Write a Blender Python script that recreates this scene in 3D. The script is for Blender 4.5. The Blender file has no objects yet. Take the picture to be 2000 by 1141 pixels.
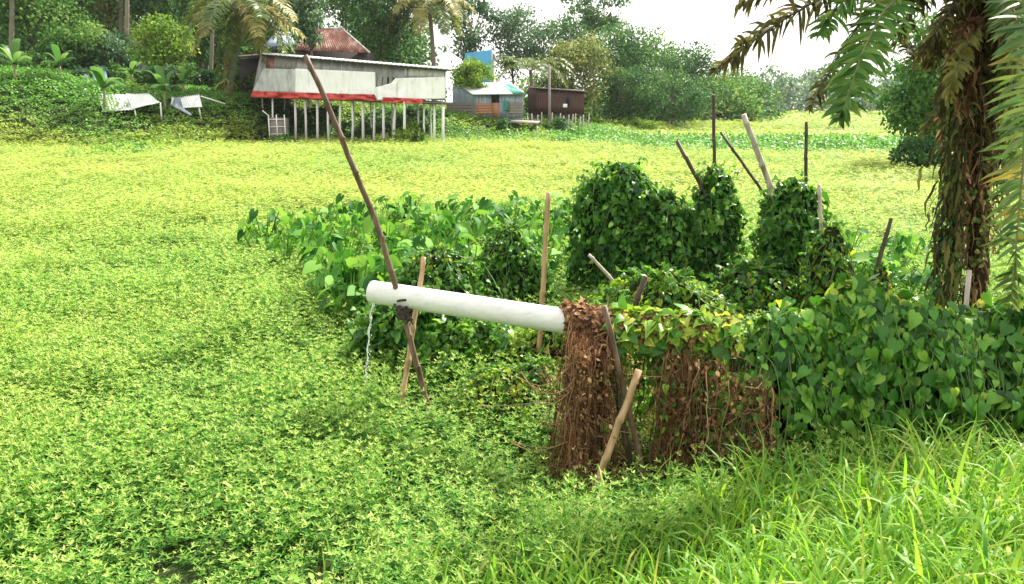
import bpy, math, random
import numpy as np
from mathutils import Vector

random.seed(7)
RNG = np.random.default_rng(11)
SC = bpy.context.scene
COL = SC.collection

# ------------------------------------------------------------------ camera, sky, sun, exposure
FPX, HZ = 1600.0, 212.0
PITCH = math.atan((570.5 - HZ) / FPX)
CAMZ = 2.5
cam_d = bpy.data.cameras.new("camera")
cam_d.sensor_width = 36.0
cam_d.lens = 36.0 * FPX / 2000.0
cam_d.clip_start = 0.05
cam_d.clip_end = 3000.0
cam = bpy.data.objects.new("camera", cam_d)
COL.objects.link(cam)
cam.location = (0, 0, CAMZ)
cam.rotation_euler = (math.pi / 2 - PITCH, 0, 0)
SC.camera = cam

SUN_AZ, SUN_EL = math.radians(42), math.radians(46)      # azimuth clockwise from +Y
world = bpy.data.worlds.new("World")
SC.world = world
world.use_nodes = True
wn, wl = world.node_tree.nodes, world.node_tree.links
wn.clear()
w_out = wn.new("ShaderNodeOutputWorld")
w_bg = wn.new("ShaderNodeBackground")
w_sky = wn.new("ShaderNodeTexSky")
w_sky.sky_type = 'NISHITA'
w_sky.sun_disc = False
w_sky.sun_elevation = SUN_EL
w_sky.sun_rotation = SUN_AZ
w_sky.air_density = 1.0
w_sky.dust_density = 4.0
w_mix = wn.new("ShaderNodeMix"); w_mix.data_type = 'RGBA'
w_co = wn.new("ShaderNodeTexCoord")
w_nz = wn.new("ShaderNodeTexNoise")
w_nz.inputs["Scale"].default_value = 2.2
w_nz.inputs["Detail"].default_value = 6
w_rp = wn.new("ShaderNodeMapRange")
w_rp.inputs[1].default_value = 0.3; w_rp.inputs[2].default_value = 0.6
w_rp.inputs[3].default_value = 0.80; w_rp.inputs[4].default_value = 0.97
wl.new(w_co.outputs["Generated"], w_nz.inputs["Vector"])
wl.new(w_nz.outputs["Fac"], w_rp.inputs[0])
wl.new(w_rp.outputs[0], w_mix.inputs[0])
wl.new(w_sky.outputs[0], w_mix.inputs[6])
w_mix.inputs[7].default_value = (8.75, 8.5, 8.05, 1)       # bright hazy cloud deck
wl.new(w_mix.outputs[2], w_bg.inputs[0])
w_bg.inputs[1].default_value = 0.084
wl.new(w_bg.outputs[0], w_out.inputs[0])

sun_d = bpy.data.lights.new("sun", 'SUN')
sun_d.energy = 5.0
sun_d.angle = math.radians(1.0)
sun_d.color = (1.0, 0.925, 0.80)
sun = bpy.data.objects.new("sun", sun_d)
COL.objects.link(sun)
to_sun = Vector((math.sin(SUN_AZ) * math.cos(SUN_EL), math.cos(SUN_AZ) * math.cos(SUN_EL), math.sin(SUN_EL)))
sun.rotation_euler = to_sun.to_track_quat('Z', 'Y').to_euler()

SC.view_settings.view_transform = 'Standard'
SC.view_settings.look = 'None'
SC.view_settings.exposure = 1.42
SC.view_settings.gamma = 1.0
SC.cycles.max_bounces = 6
SC.cycles.transparent_max_bounces = 8

# ------------------------------------------------------------------ helpers
def at(px, py, Y=None, z=None):
    u = (px - 1000.0) / FPX
    v = (570.5 - py) / FPX
    d = Vector((u, math.cos(PITCH) + v * math.sin(PITCH), -math.sin(PITCH) + v * math.cos(PITCH)))
    t = Y / d.y if Y is not None else (z - CAMZ) / d.z
    return Vector((0, 0, CAMZ)) + d * t

def ss(a, b, x):
    t = np.clip((np.asarray(x, float) - a) / (b - a), 0, 1)
    return t * t * (3 - 2 * t)

_lat = np.random.default_rng(5).random((64, 64))
def vnoise(x, y, s, o=0):
    x = np.asarray(x, float) / s + 17.3 * (o + 1); y = np.asarray(y, float) / s + 9.1 * (o + 2)
    xi, yi = np.floor(x).astype(int), np.floor(y).astype(int)
    fx, fy = x - xi, y - yi
    fx, fy = fx * fx * (3 - 2 * fx), fy * fy * (3 - 2 * fy)
    g = lambda a, b: _lat[a % 64, b % 64]
    return (g(xi, yi) * (1 - fx) + g(xi + 1, yi) * fx) * (1 - fy) + (g(xi, yi + 1) * (1 - fx) + g(xi + 1, yi + 1) * fx) * fy

# terrain ------------------------------------------------------------
BX = [-6, -2.2, -0.83, 0.0, 1.3, 3.9, 9]
BY = [1.0, 3.25, 3.90, 4.28, 4.98, 5.6, 6.1]
SHX = [-90, -40, -28, -21.5, -17, -5, 2, 9, 13, 20, 200]
SHY = [47, 47.5, 49, 51.5, 62.5, 62, 62.5, 67, 80, 86, 95]
TPZ = [6.0, 5.0, 4.2, 3.4, 3.4, 2.0, 0.9, 0.8, 0.5, 0.4, 0.4]
SHW = [14, 14, 13, 12, 9, 9, 10, 10, 10, 10, 10]
def near_bank(x, y):
    d = np.interp(x, BX, BY) - y
    return 0.95 * ss(-0.25, 3.6, d)
def far_bank(x, y):
    d = y - np.interp(x, SHX, SHY)
    return np.interp(x, SHX, TPZ) * ss(0, 1, d / np.interp(x, SHX, SHW))
def ground_z(x, y):
    x = np.asarray(x, float); y = np.asarray(y, float)
    n = (vnoise(x, y, 1.3) - 0.5) * 0.13 + (vnoise(x, y, 4.1, 3) - 0.5) * 0.12
    fade = 1 - ss(40, 60, y) * 0.4
    n = n - .34 * np.exp(-(((x - .75) / .95) ** 2 + ((y - 5.55) / .62) ** 2))        # wet hollow under the props
    return n * fade + near_bank(x, y) + far_bank(x, y) * (1 + 0.22 * (vnoise(x, y, 5.0, 6) - 0.5))
def gz(x, y):
    return float(ground_z(x, y))

# objects ------------------------------------------------------------
def tag(o, label=None, cat=None, group=None, kind=None):
    if label: o["label"] = label
    if cat: o["category"] = cat
    if group: o["group"] = group
    if kind: o["kind"] = kind
    return o

def empty(name, loc, label, cat, group=None):
    o = bpy.data.objects.new(name, None)
    o.empty_display_size = 0.2
    COL.objects.link(o)
    o.location = loc
    return tag(o, label, cat, group)

class MB:
    """collects verts and polygons for ONE mesh object"""
    def __init__(s):
        s.v, s.f, s.r, s.n = [], [], [], 0
    def add(s, v, faces, rnd=0.5):
        v = np.asarray(v, float).reshape(-1, 3)
        for f in faces:
            f = np.asarray(f, int)
            if f.size: s.f.append(f + s.n)
        s.v.append(v)
        s.r.append(np.full(len(v), rnd) if np.isscalar(rnd) else np.asarray(rnd, float))
        s.n += len(v)
        return s
    def mesh(s, name, m, smooth=False):
        V = np.concatenate(s.v); R = np.concatenate(s.r)
        me = bpy.data.meshes.new(name)
        me.vertices.add(len(V)); me.vertices.foreach_set("co", V.astype(np.float32).ravel())
        tot = np.concatenate([np.full(len(f), f.shape[1]) for f in s.f])
        idx = np.concatenate([f.ravel() for f in s.f])
        me.loops.add(len(idx)); me.loops.foreach_set("vertex_index", idx.astype(np.int32))
        me.polygons.add(len(tot))
        me.polygons.foreach_set("loop_start", np.concatenate([[0], np.cumsum(tot)[:-1]]).astype(np.int32))
        me.polygons.foreach_set("loop_total", tot.astype(np.int32))
        if smooth: me.polygons.foreach_set("use_smooth", np.ones(len(tot), bool))
        a = me.attributes.new("rnd", 'FLOAT', 'POINT'); a.data.foreach_set("value", R.astype(np.float32))
        me.update(calc_edges=True)
        if m is not None: me.materials.append(m)
        return me
    def build(s, name, m, parent=None, smooth=False):
        o = bpy.data.objects.new(name, s.mesh(name, m, smooth))
        COL.objects.link(o)
        if parent is not None:
            o.parent = parent
            o.data.transform(parent.matrix_basis.inverted() if parent.type != 'EMPTY' else __import__('mathutils').Matrix.Translation(-parent.location))
        return o

def nrm(a):
    a = np.asarray(a, float)
    return a / np.maximum(np.linalg.norm(a, axis=-1, keepdims=True), 1e-9)

def tube(mb, pts, rad, sides=6, cap=True, rnd=0.5):
    P = np.asarray([tuple(p) for p in pts], float); n = len(P)
    R = np.full(n, rad) if np.isscalar(rad) else np.asarray(rad, float)
    T = nrm(np.gradient(P, axis=0))
    ref = np.array([0, 0, 1.0]) if abs(T[:, 2]).mean() < 0.8 else np.array([1.0, 0, 0])
    A = nrm(np.cross(T, ref)); B = np.cross(T, A)
    an = np.arange(sides) / sides * 2 * math.pi
    V = P[:, None] + R[:, None, None] * (np.cos(an)[None, :, None] * A[:, None] + np.sin(an)[None, :, None] * B[:, None])
    i, j = np.meshgrid(np.arange(n - 1), np.arange(sides), indexing='ij')
    k = (j + 1) % sides
    q = np.stack([i * sides + j, i * sides + k, (i + 1) * sides + k, (i + 1) * sides + j], -1).reshape(-1, 4)
    fs = [q]
    if cap:
        fs += [np.arange(sides)[None, ::-1], ((n - 1) * sides + np.arange(sides))[None]]
    rr = rnd if np.isscalar(rnd) else np.repeat(rnd, sides)
    mb.add(V.reshape(-1, 3), fs, rr)

def bar(mb, a, b, w, d=None, rnd=0.5):
    """square bar between two points"""
    a, b = np.array(tuple(a)), np.array(tuple(b)); d = d or w
    t = nrm(b - a); ref = np.array([0, 0, 1.0]) if abs(t[2]) < 0.9 else np.array([0, 1.0, 0])
    x = nrm(np.cross(t, ref)); y = np.cross(t, x)
    c = [(-1, -1), (1, -1), (1, 1), (-1, 1)]
    V = [p + x * cx * w / 2 + y * cy * d / 2 for p in (a, b) for cx, cy in c]
    mb.add(V, [np.array([[0, 1, 2, 3][::-1], [4, 5, 6, 7], [0, 1, 5, 4], [1, 2, 6, 5], [2, 3, 7, 6], [3, 0, 4, 7]])], rnd)

def sheet(mb, bl, br, tr, tl, nu=20, nv=6, disp=None, th=0.02, rnd=0.5):
    """solid thin panel over a quad, displaced along its normal by disp(u,v)"""
    bl, br, tr, tl = [np.array(tuple(p), float) for p in (bl, br, tr, tl)]
    u, v = np.meshgrid(np.linspace(0, 1, nu + 1), np.linspace(0, 1, nv + 1))
    U, W = u[..., None], v[..., None]
    P = (bl * (1 - U) + br * U) * (1 - W) + (tl * (1 - U) + tr * U) * W
    N = nrm(np.cross(br - bl, tl - bl))
    if disp is not None: P = P + N * np.asarray(disp(u, v))[..., None]
    F = P.reshape(-1, 3); B = (P - N * th).reshape(-1, 3)
    m = nu + 1
    i, j = np.meshgrid(np.arange(nv), np.arange(nu), indexing='ij')
    q = np.stack([i * m + j, i * m + j + 1, (i + 1) * m + j + 1, (i + 1) * m + j], -1).reshape(-1, 4)
    k = len(F)
    ring = list(range(nu)) + [r * m + nu for r in range(nv)] + [nv * m + c for c in range(nu, 0, -1)] + [r * m for r in range(nv, 0, -1)]
    rg = np.array(ring); nx = np.roll(rg, -1)
    side = np.stack([rg, rg + k, nx + k, nx], -1)
    mb.add(np.concatenate([F, B]), [q, q[:, ::-1] + k, side], rnd)

corr = lambda waves, amp: (lambda u, v: amp * np.sin(u * waves * 2 * math.pi))
corrv = lambda waves, amp: (lambda u, v: amp * np.sin(v * waves * 2 * math.pi))

def slab(mb, quad, vec, rnd=0.5):
    """prism: quad (4 points) extruded by vec"""
    q = [np.array(tuple(p), float) for p in quad]; e = np.array(tuple(vec), float)
    mb.add(q + [p + e for p in q], [np.array([[0, 1, 2, 3], [7, 6, 5, 4], [0, 4, 5, 1], [1, 5, 6, 2], [2, 6, 7, 3], [3, 7, 4, 0]])], rnd)

# leaf shapes: y base->tip, x width, z normal; triangles ---------------
LANCE = (np.array([(0, 0, 0), (-.15, .42, .05), (0, 1, -.06), (.15, .42, .05)]), np.array([(0, 3, 2), (0, 2, 1)]))
OVAL = (np.array([(0, 0, 0), (.28, .25, .07), (.30, .62, .06), (0, 1, -.08), (-.30, .62, .06), (-.28, .25, .07), (0, .5, 0)]),
        np.array([(0, 1, 6), (1, 2, 6), (2, 3, 6), (3, 4, 6), (4, 5, 6), (5, 0, 6)]))
_hs = [(.20, -.10, .0), (.44, .08, .07), (.45, .40, .09), (.22, .78, .03)]
HEART = (np.array([(0, .05, 0), (0, .42, -.01), (0, 1.05, -.13)] + _hs + [(-x, y, z) for x, y, z in _hs]),
         np.array([(0, 3, 4), (0, 4, 1), (1, 4, 5), (1, 5, 6), (1, 6, 2), (0, 8, 7), (0, 1, 8), (1, 9, 8), (1, 10, 9), (1, 2, 10)]))
_ts = [(.16, -.32, .02), (.40, -.10, .08), (.42, .28, .08), (.24, .66, .02)]
TARO = (np.array([(0, 0, 0), (0, .35, -.02), (0, 1.0, -.16)] + _ts + [(-x, y, z) for x, y, z in _ts]), HEART[1])

def leaves(mb, tmpl, pos, axis, normal, size, rnd=None, rng=RNG):
    V, T = tmpl
    pos = np.asarray(pos, float); n = len(pos)
    if n == 0: return
    a = nrm(axis); m = np.asarray(normal, float); m = m - (m * a).sum(-1, keepdims=True) * a
    m = nrm(m); b = np.cross(a, m)
    s = (np.full(n, size) if np.isscalar(size) else np.asarray(size))[:, None, None]
    X = pos[:, None] + s * (V[None, :, 0:1] * b[:, None] + V[None, :, 1:2] * a[:, None] + V[None, :, 2:3] * m[:, None])
    k = len(V)
    if tmpl is HEART or tmpl is TARO:                       # each leaf curls and narrows its own way
        zf, xf = rng.uniform(-.3, 3.0, n)[:, None, None], rng.uniform(.72, 1.08, n)[:, None, None]; cu = rng.uniform(-.05, .35, n)[:, None]
        zz = V[None, :, 2] * zf[..., 0] - cu * V[None, :, 1] ** 2
        X = pos[:, None] + s * (V[None, :, 0:1] * b[:, None] * xf + V[None, :, 1:2] * a[:, None] + zz[..., None] * m[:, None])
    F = (np.arange(n)[:, None, None] * k + T[None]).reshape(-1, 3)
    r = rng.random(n) if rnd is None else np.asarray(rnd)
    mb.add(X.reshape(-1, 3), [F], np.repeat(r, k))

# ------------------------------------------------------------------ materials
def newmat(name):
    m = bpy.data.materials.new(name); m.use_nodes = True
    nt = m.node_tree; nt.nodes.clear()
    out = nt.nodes.new("ShaderNodeOutputMaterial")
    b = nt.nodes.new("ShaderNodeBsdfPrincipled")
    nt.links.new(b.outputs[0], out.inputs[0])
    return m, nt, b, out

def ramp(nt, fac, cols):
    r = nt.nodes.new("ShaderNodeValToRGB")
    e = r.color_ramp.elements
    while len(e) < len(cols): e.new(0.5)
    for i, c in enumerate(cols):
        if len(c) == 4: e[i].position = c[3]
        else: e[i].position = i / (len(cols) - 1)
        e[i].color = (c[0], c[1], c[2], 1)
    nt.links.new(fac, r.inputs[0])
    return r.outputs[0]

def leafmat(name, cols, trans=0.4, rough=0.45, inst=False, cols2=None, spec=0.4, vary=0.0, vscale=1.0):
    """leaf colour by a per-leaf random value; cols2 (a second plant colour) is chosen by the plant's own tint"""
    m, nt, b, out = newmat(name)
    at_ = nt.nodes.new("ShaderNodeAttribute"); at_.attribute_name = "rnd"
    fac = at_.outputs["Fac"]
    if vary:
        nz = nt.nodes.new("ShaderNodeTexNoise"); nz.inputs["Scale"].default_value = vscale; nz.inputs["Detail"].default_value = 2
        ge = nt.nodes.new("ShaderNodeNewGeometry"); nt.links.new(ge.outputs["Position"], nz.inputs["Vector"])
        ma = nt.nodes.new("ShaderNodeMath"); ma.operation = 'MULTIPLY_ADD'; ma.inputs[1].default_value = vary; 
        su = nt.nodes.new("ShaderNodeMath"); su.operation = 'SUBTRACT'; su.inputs[1].default_value = 0.5
        nt.links.new(nz.outputs["Fac"], su.inputs[0]); nt.links.new(su.outputs[0], ma.inputs[0]); nt.links.new(fac, ma.inputs[2])
        fac = ma.outputs[0]
    c = ramp(nt, fac, cols)
    if cols2:
        c2 = ramp(nt, fac, cols2)
        ti = nt.nodes.new("ShaderNodeAttribute"); ti.attribute_type = 'INSTANCER'; ti.attribute_name = "tint"
        mx = nt.nodes.new("ShaderNodeMix"); mx.data_type = 'RGBA'
        nt.links.new(ti.outputs["Fac"], mx.inputs[0]); nt.links.new(c, mx.inputs[6]); nt.links.new(c2, mx.inputs[7])
        c = mx.outputs[2]
    nt.links.new(c, b.inputs["Base Color"])
    b.inputs["Roughness"].default_value = rough
    b.inputs["Specular IOR Level"].default_value = spec
    tr = nt.nodes.new("ShaderNodeBsdfTranslucent")
    hs = nt.nodes.new("ShaderNodeHueSaturation"); hs.inputs["Hue"].default_value = 0.485; hs.inputs["Value"].default_value = 1.5; hs.inputs["Saturation"].default_value = 1.05
    nt.links.new(c, hs.inputs["Color"]); nt.links.new(hs.outputs[0], tr.inputs[0])
    ms = nt.nodes.new("ShaderNodeMixShader"); ms.inputs[0].default_value = trans
    nt.links.new(b.outputs[0], ms.inputs[1]); nt.links.new(tr.outputs[0], ms.inputs[2]); nt.links.new(ms.outputs[0], out.inputs[0])
    return m

def noisemat(name, cols, scale=6.0, rough=0.7, detail=5, stretch=(1, 1, 1), bump=0.3, metal=0.0, spec=0.4, bdist=0.01):
    m, nt, b, out = newmat(name)
    tc = nt.nodes.new("ShaderNodeTexCoord"); mp = nt.nodes.new("ShaderNodeMapping")
    mp.inputs["Scale"].default_value = stretch
    nz = nt.nodes.new("ShaderNodeTexNoise"); nz.inputs["Scale"].default_value = scale; nz.inputs["Detail"].default_value = detail; nz.inputs["Roughness"].default_value = 0.65
    nt.links.new(tc.outputs["Object"], mp.inputs[0]); nt.links.new(mp.outputs[0], nz.inputs["Vector"])
    nt.links.new(ramp(nt, nz.outputs["Fac"], cols), b.inputs["Base Color"])
    b.inputs["Roughness"].default_value = rough; b.inputs["Metallic"].default_value = metal
    b.inputs["Specular IOR Level"].default_value = spec
    if bump:
        bp = nt.nodes.new("ShaderNodeBump"); bp.inputs["Strength"].default_value = bump; bp.inputs["Distance"].default_value = bdist
        nt.links.new(nz.outputs["Fac"], bp.inputs["Height"]); nt.links.new(bp.outputs[0], b.inputs["Normal"])
    return m

M = {}
M['soil'] = noisemat('soil', [(.010, .014, .006, .3), (.022, .036, .010, .55), (.035, .06, .016, .75)], 3.0, 0.9, bump=0.6, spec=0.1)
M['weed'] = leafmat('weed_leaf', [(.018, .078, .014), (.057, .205, .028), (.18, .36, .050), (.44, .53, .17)], .40, .55, spec=.15,
                    cols2=[(.075, .17, .025), (.21, .335, .05), (.33, .42, .085), (.50, .54, .19)])
M['weed_stem'] = noisemat('weed_stem', [(.08, .14, .03), (.16, .20, .05)], 20, .6, bump=0)
M['creeper'] = leafmat('creeper_leaf', [(.028, .12, .02), (.075, .25, .035), (.18, .38, .07)], .35, .5, spec=.3,
                       cols2=[(.11, .20, .02), (.24, .35, .04), (.40, .47, .10)])
M['grass'] = leafmat('grass_blade', [(.055, .19, .016), (.125, .30, .028), (.23, .38, .05), (.34, .37, .09)], .45, .5, spec=.22)
M['vine'] = leafmat('vine_leaf', [(.014, .058, .009), (.038, .15, .018), (.095, .26, .03), (.24, .40, .06)], .36, .42, spec=.4, vary=.35, vscale=3)
M['vine_sunny'] = leafmat('vine_leaf_sunlit_tint', [(.07, .18, .02), (.17, .31, .03), (.34, .44, .055), (.52, .52, .12)], .42, .55, spec=.2)  # brighter copy of the vine leaf, sunlight put into the colour
M['heart'] = leafmat('heart_leaf', [(.014, .058, .008), (.036, .14, .016), (.07, .215, .024), (.14, .31, .035), (.28, .43, .06)], .26, .45, spec=.3, vary=.5, vscale=2.5)
M['taro'] = leafmat('taro_leaf', [(.016, .085, .014), (.042, .165, .022), (.09, .25, .03), (.17, .34, .055)], .34, .6, spec=.15)
M['dry'] = leafmat('dry_leaf', [(.035, .018, .010), (.14, .070, .032), (.31, .175, .085), (.52, .37, .20)], .2, .8, spec=.15)
M['dryvine'] = noisemat('dry_vine', [(.03, .016, .01), (.10, .05, .022), (.19, .11, .055)], 14, .85, bump=0.4, spec=.15)
M['shade_tangle'] = noisemat('vine_core_shade', [(.008, .012, .005), (.02, .028, .01), (.035, .03, .015)], 8, .95, bump=0.8, spec=.05, bdist=.05)  # core against see-through, interior shade painted as near-black colour
M['bark'] = noisemat('bark', [(.05, .04, .03), (.13, .105, .08), (.22, .19, .15)], 5, .9, stretch=(3, 3, .6), bump=.6, spec=.1)
M['palmbark'] = noisemat('palm_bark', [(.10, .085, .065), (.19, .165, .13), (.28, .25, .2)], 4, .9, stretch=(1, 1, 6), bump=.6, spec=.1)
M['darkpalm'] = noisemat('shaggy_palm_bark', [(.012, .008, .006), (.045, .026, .016), (.10, .06, .035)], 9, .9, stretch=(3, 3, .7), bump=.9, spec=.1, bdist=.03)
M['tin'] = noisemat('grey_tin', [(.12, .12, .115, .3), (.22, .23, .22, .5), (.33, .33, .31, .7)], 2.2, .5, stretch=(1, 1, .35), bump=.1, metal=.25)
M['bluetin'] = noisemat('blue_grey_tin', [(.15, .19, .26, .3), (.28, .33, .42, .5), (.45, .49, .55, .7)], 3, .5, stretch=(2.5, 2.5, .3), bump=.1, metal=.2)
M['whitetin'] = noisemat('bright_tin', [(.55, .57, .58, .3), (.74, .75, .76, .6)], 2, .35, bump=.05, metal=.3)
M['rust'] = noisemat('rusty_tin', [(.10, .035, .025, .3), (.20, .075, .05, .5), (.36, .24, .2, .62), (.2, .08, .055, .75)], 1.3, .7, stretch=(1, .3, .6), bump=.15)
M['brown'] = noisemat('brown_tin', [(.045, .02, .02, .3), (.085, .038, .035, .6), (.13, .07, .06, .8)], 3, .6, stretch=(3, 3, .3), bump=.1)
M['darkwood'] = noisemat('dark_wood', [(.015, .012, .014), (.045, .035, .035), (.08, .065, .06)], 4, .85, stretch=(5, 5, .5), bump=.3)
M['greywood'] = noisemat('weathered_wood', [(.09, .08, .07), (.20, .18, .16), (.33, .3, .27)], 4, .85, stretch=(1, 1, 6), bump=.3)
M['palewood'] = noisemat('pale_post', [(.48, .46, .44), (.68, .66, .64), (.80, .78, .76)], 4, .8, stretch=(2, 2, .5), bump=.1)
M['plank'] = noisemat('orange_plank', [(.22, .1, .06), (.36, .17, .1), (.45, .27, .18)], 4, .8, stretch=(1, 1, 6), bump=.2)
M['tarp'] = noisemat('white_tarp', [(.62, .63, .63, .26), (.82, .83, .83, .42), (.88, .88, .87, .6)], 1.5, .5, stretch=(2.4, 2.4, .5), bump=.5, bdist=.12)
M['greytarp'] = noisemat('grey_tarp', [(.24, .25, .25, .3), (.42, .44, .43, .5), (.54, .55, .54, .7)], 1.8, .6, stretch=(2, 2, .6), bump=.4, bdist=.1)
M['red'] = noisemat('red_tarp', [(.30, .02, .015, .3), (.50, .045, .035, .55), (.62, .16, .13, .75)], 2.5, .45, bump=.2, bdist=.05)
M['bluetarp'] = noisemat('blue_tarp', [(.006, .03, .09), (.012, .055, .15), (.03, .1, .22)], 3, .5, bump=.2)
M['bluewall'] = noisemat('sky_blue_sheet', [(.06, .33, .60), (.10, .42, .70), (.16, .5, .74)], 1.0, .5, bump=.05)
M['green'] = noisemat('green_cloth', [(.01, .17, .12), (.03, .25, .18)], 5, .7, bump=.1)
M['black'] = noisemat('dark_interior', [(.006, .006, .007), (.015, .014, .014)], 3, .9, bump=0)
M['bamboo_straw'] = noisemat('straw_bamboo', [(.20, .13, .06, .3), (.34, .22, .11, .5), (.45, .32, .19, .7)], 7, .5, stretch=(3, 3, .4), bump=.2)
M['bamboo_brown'] = noisemat('brown_bamboo', [(.045, .028, .017, .3), (.11, .068, .042, .5), (.21, .145, .09, .7)], 8, .6, stretch=(3, 3, .4), bump=.3)
M['bamboo_dark'] = noisemat('dark_bamboo', [(.022, .015, .01, .3), (.055, .036, .022, .5), (.11, .075, .045, .75)], 8, .65, stretch=(3, 3, .4), bump=.3)
M['bamboo_pale'] = noisemat('pale_bamboo', [(.20, .17, .13, .3), (.36, .31, .26, .5), (.48, .43, .37, .7)], 8, .6, stretch=(3, 3, .4), bump=.2)
M['rope'] = noisemat('rope', [(.02, .015, .013), (.06, .045, .035)], 30, .9, bump=.4)
M['stem'] = noisemat('green_stem', [(.06, .13, .03), (.13, .22, .06)], 6, .6, stretch=(2, 2, .5), bump=.1)
M['banana_stem'] = noisemat('banana_stem', [(.10, .11, .05), (.20, .2, .09), (.16, .1, .05)], 5, .6, stretch=(2, 2, .5), bump=.1)
M['banana_leaf'] = leafmat('banana_leaf', [(.035, .12, .025), (.075, .19, .035), (.15, .27, .07)], .45, .45, spec=.25)
M['coco'] = leafmat('coconut_leaflet', [(.03, .09, .02), (.07, .15, .03), (.14, .19, .045), (.30, .24, .05)], .35, .42)
M['coco_dry'] = leafmat('yellowed_leaflet', [(.13, .14, .035), (.26, .25, .06), (.40, .36, .11)], .35, .55)
M['frond_green'] = leafmat('frond_leaflet', [(.03, .08, .02), (.07, .17, .035), (.15, .28, .06), (.28, .32, .09)], .38, .6, spec=.15)
M['frond_brown'] = leafmat('withering_leaflet', [(.03, .026, .012), (.07, .068, .022), (.14, .15, .038), (.26, .17, .07)], .3, .7, spec=.12)
M['rachis'] = noisemat('frond_rib', [(.10, .10, .04), (.22, .2, .09)], 6, .6, bump=.1)
M['rachis_dark'] = noisemat('dark_frond_rib', [(.03, .025, .015), (.08, .06, .03)], 6, .7, bump=.1)

m, nt, b, out = newmat('white_plastic_pipe')                 # white PVC with dirt streaks
tc = nt.nodes.new("ShaderNodeTexCoord"); mp = nt.nodes.new("ShaderNodeMapping"); mp.inputs["Scale"].default_value = (.6, 5, 5)
nz = nt.nodes.new("ShaderNodeTexNoise"); nz.inputs["Scale"].default_value = 5; nz.inputs["Detail"].default_value = 8; nz.inputs["Roughness"].default_value = .7
nt.links.new(tc.outputs["Object"], mp.inputs[0]); nt.links.new(mp.outputs[0], nz.inputs["Vector"])
nt.links.new(ramp(nt, nz.outputs["Fac"], [(.36, .36, .31, .24), (.56, .57, .54, .38), (.65, .66, .64, .58)]), b.inputs["Base Color"])
b.inputs["Roughness"].default_value = .38
M['pipe'] = m
m, nt, b, out = newmat('water')
b.inputs["Base Color"].default_value = (.9, .95, .95, 1); b.inputs["Roughness"].default_value = .15
b.inputs["Transmission Weight"].default_value = .55; b.inputs["IOR"].default_value = 1.33
M['water'] = m

# ------------------------------------------------------------------ the ground sheet
def axis(parts):
    return np.unique(np.concatenate([np.arange(a, b, s) for a, b, s in parts]))
gx = axis([(-900, -120, 60), (-120, -40, 4), (-40, -8, 1.2), (-8, 8, .2), (8, 40, 1.2), (40, 120, 4), (120, 960, 60)])
gy = axis([(-60, 0, 6), (0, 12, .2), (12, 48, 1.0), (48, 100, .9), (100, 200, 8), (200, 1500, 60)])
X, Y = np.meshgrid(gx, gy)
Zg = ground_z(X, Y)
nxg = len(gx)
i, j = np.meshgrid(np.arange(len(gy) - 1), np.arange(nxg - 1), indexing='ij')
q = np.stack([i * nxg + j, i * nxg + j + 1, (i + 1) * nxg + j + 1, (i + 1) * nxg + j], -1).reshape(-1, 4)
g = MB().add(np.stack([X, Y, Zg], -1).reshape(-1, 3), [q]).build('ground', M['soil'], smooth=True)
tag(g, 'damp dark soil of the swamp and its banks', 'ground', kind='structure')

# ------------------------------------------------------------------ scattered ground cover (stuff)
def scatter(name, protos, pts, rot, scl, tint, label, cat):
    n = len(pts)
    pc = bpy.data.collections.new(name + "_plants")
    for k, me in enumerate(protos):
        po = bpy.data.objects.new(name + "_plant", me); pc.objects.link(po)
    me = bpy.data.meshes.new(name)
    me.vertices.add(n); me.vertices.foreach_set("co", np.asarray(pts, np.float32).ravel())
    for nm, ty, key, arr in (("rot", 'FLOAT_VECTOR', "vector", rot), ("scl", 'FLOAT_VECTOR', "vector", scl), ("tint", 'FLOAT', "value", tint)):
        a = me.attributes.new(nm, ty, 'POINT'); a.data.foreach_set(key, np.asarray(arr, np.float32).ravel())
    a = me.attributes.new("idx", 'INT', 'POINT'); a.data.foreach_set("value", RNG.integers(0, len(protos), n).astype(np.int32))
    me.materials.append(protos[0].materials[0])
    o = bpy.data.objects.new(name, me); COL.objects.link(o)
    ng = bpy.data.node_groups.new(name, 'GeometryNodeTree')
    ng.interface.new_socket("Geometry", in_out='INPUT', socket_type='NodeSocketGeometry')
    ng.interface.new_socket("Geometry", in_out='OUTPUT', socket_type='NodeSocketGeometry')
    N, L = ng.nodes, ng.links
    gi, go = N.new("NodeGroupInput"), N.new("NodeGroupOutput")
    ip = N.new("GeometryNodeInstanceOnPoints")
    ci = N.new("GeometryNodeCollectionInfo"); ci.inputs[0].default_value = pc
    ci.inputs["Separate Children"].default_value = True; ci.inputs["Reset Children"].default_value = True
    def named(nm, ty):
        a = N.new("GeometryNodeInputNamedAttribute"); a.data_type = ty; a.inputs[0].default_value = nm
        return next(s for s in a.outputs if s.enabled and s.name == "Attribute")
    er = N.new("FunctionNodeEulerToRotation")
    L.new(named("rot", 'FLOAT_VECTOR'), er.inputs[0]); L.new(er.outputs[0], ip.inputs["Rotation"])
    L.new(named("scl", 'FLOAT_VECTOR'), ip.inputs["Scale"]); L.new(named("idx", 'INT'), ip.inputs["Instance Index"])
    ip.inputs["Pick Instance"].default_value = True
    L.new(gi.outputs[0], ip.inputs["Points"]); L.new(ci.outputs[0], ip.inputs["Instance"]); L.new(ip.outputs[0], go.inputs[0])
    md = o.modifiers.new("scatter", 'NODES'); md.node_group = ng
    return tag(o, label, cat, kind='stuff')

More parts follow.
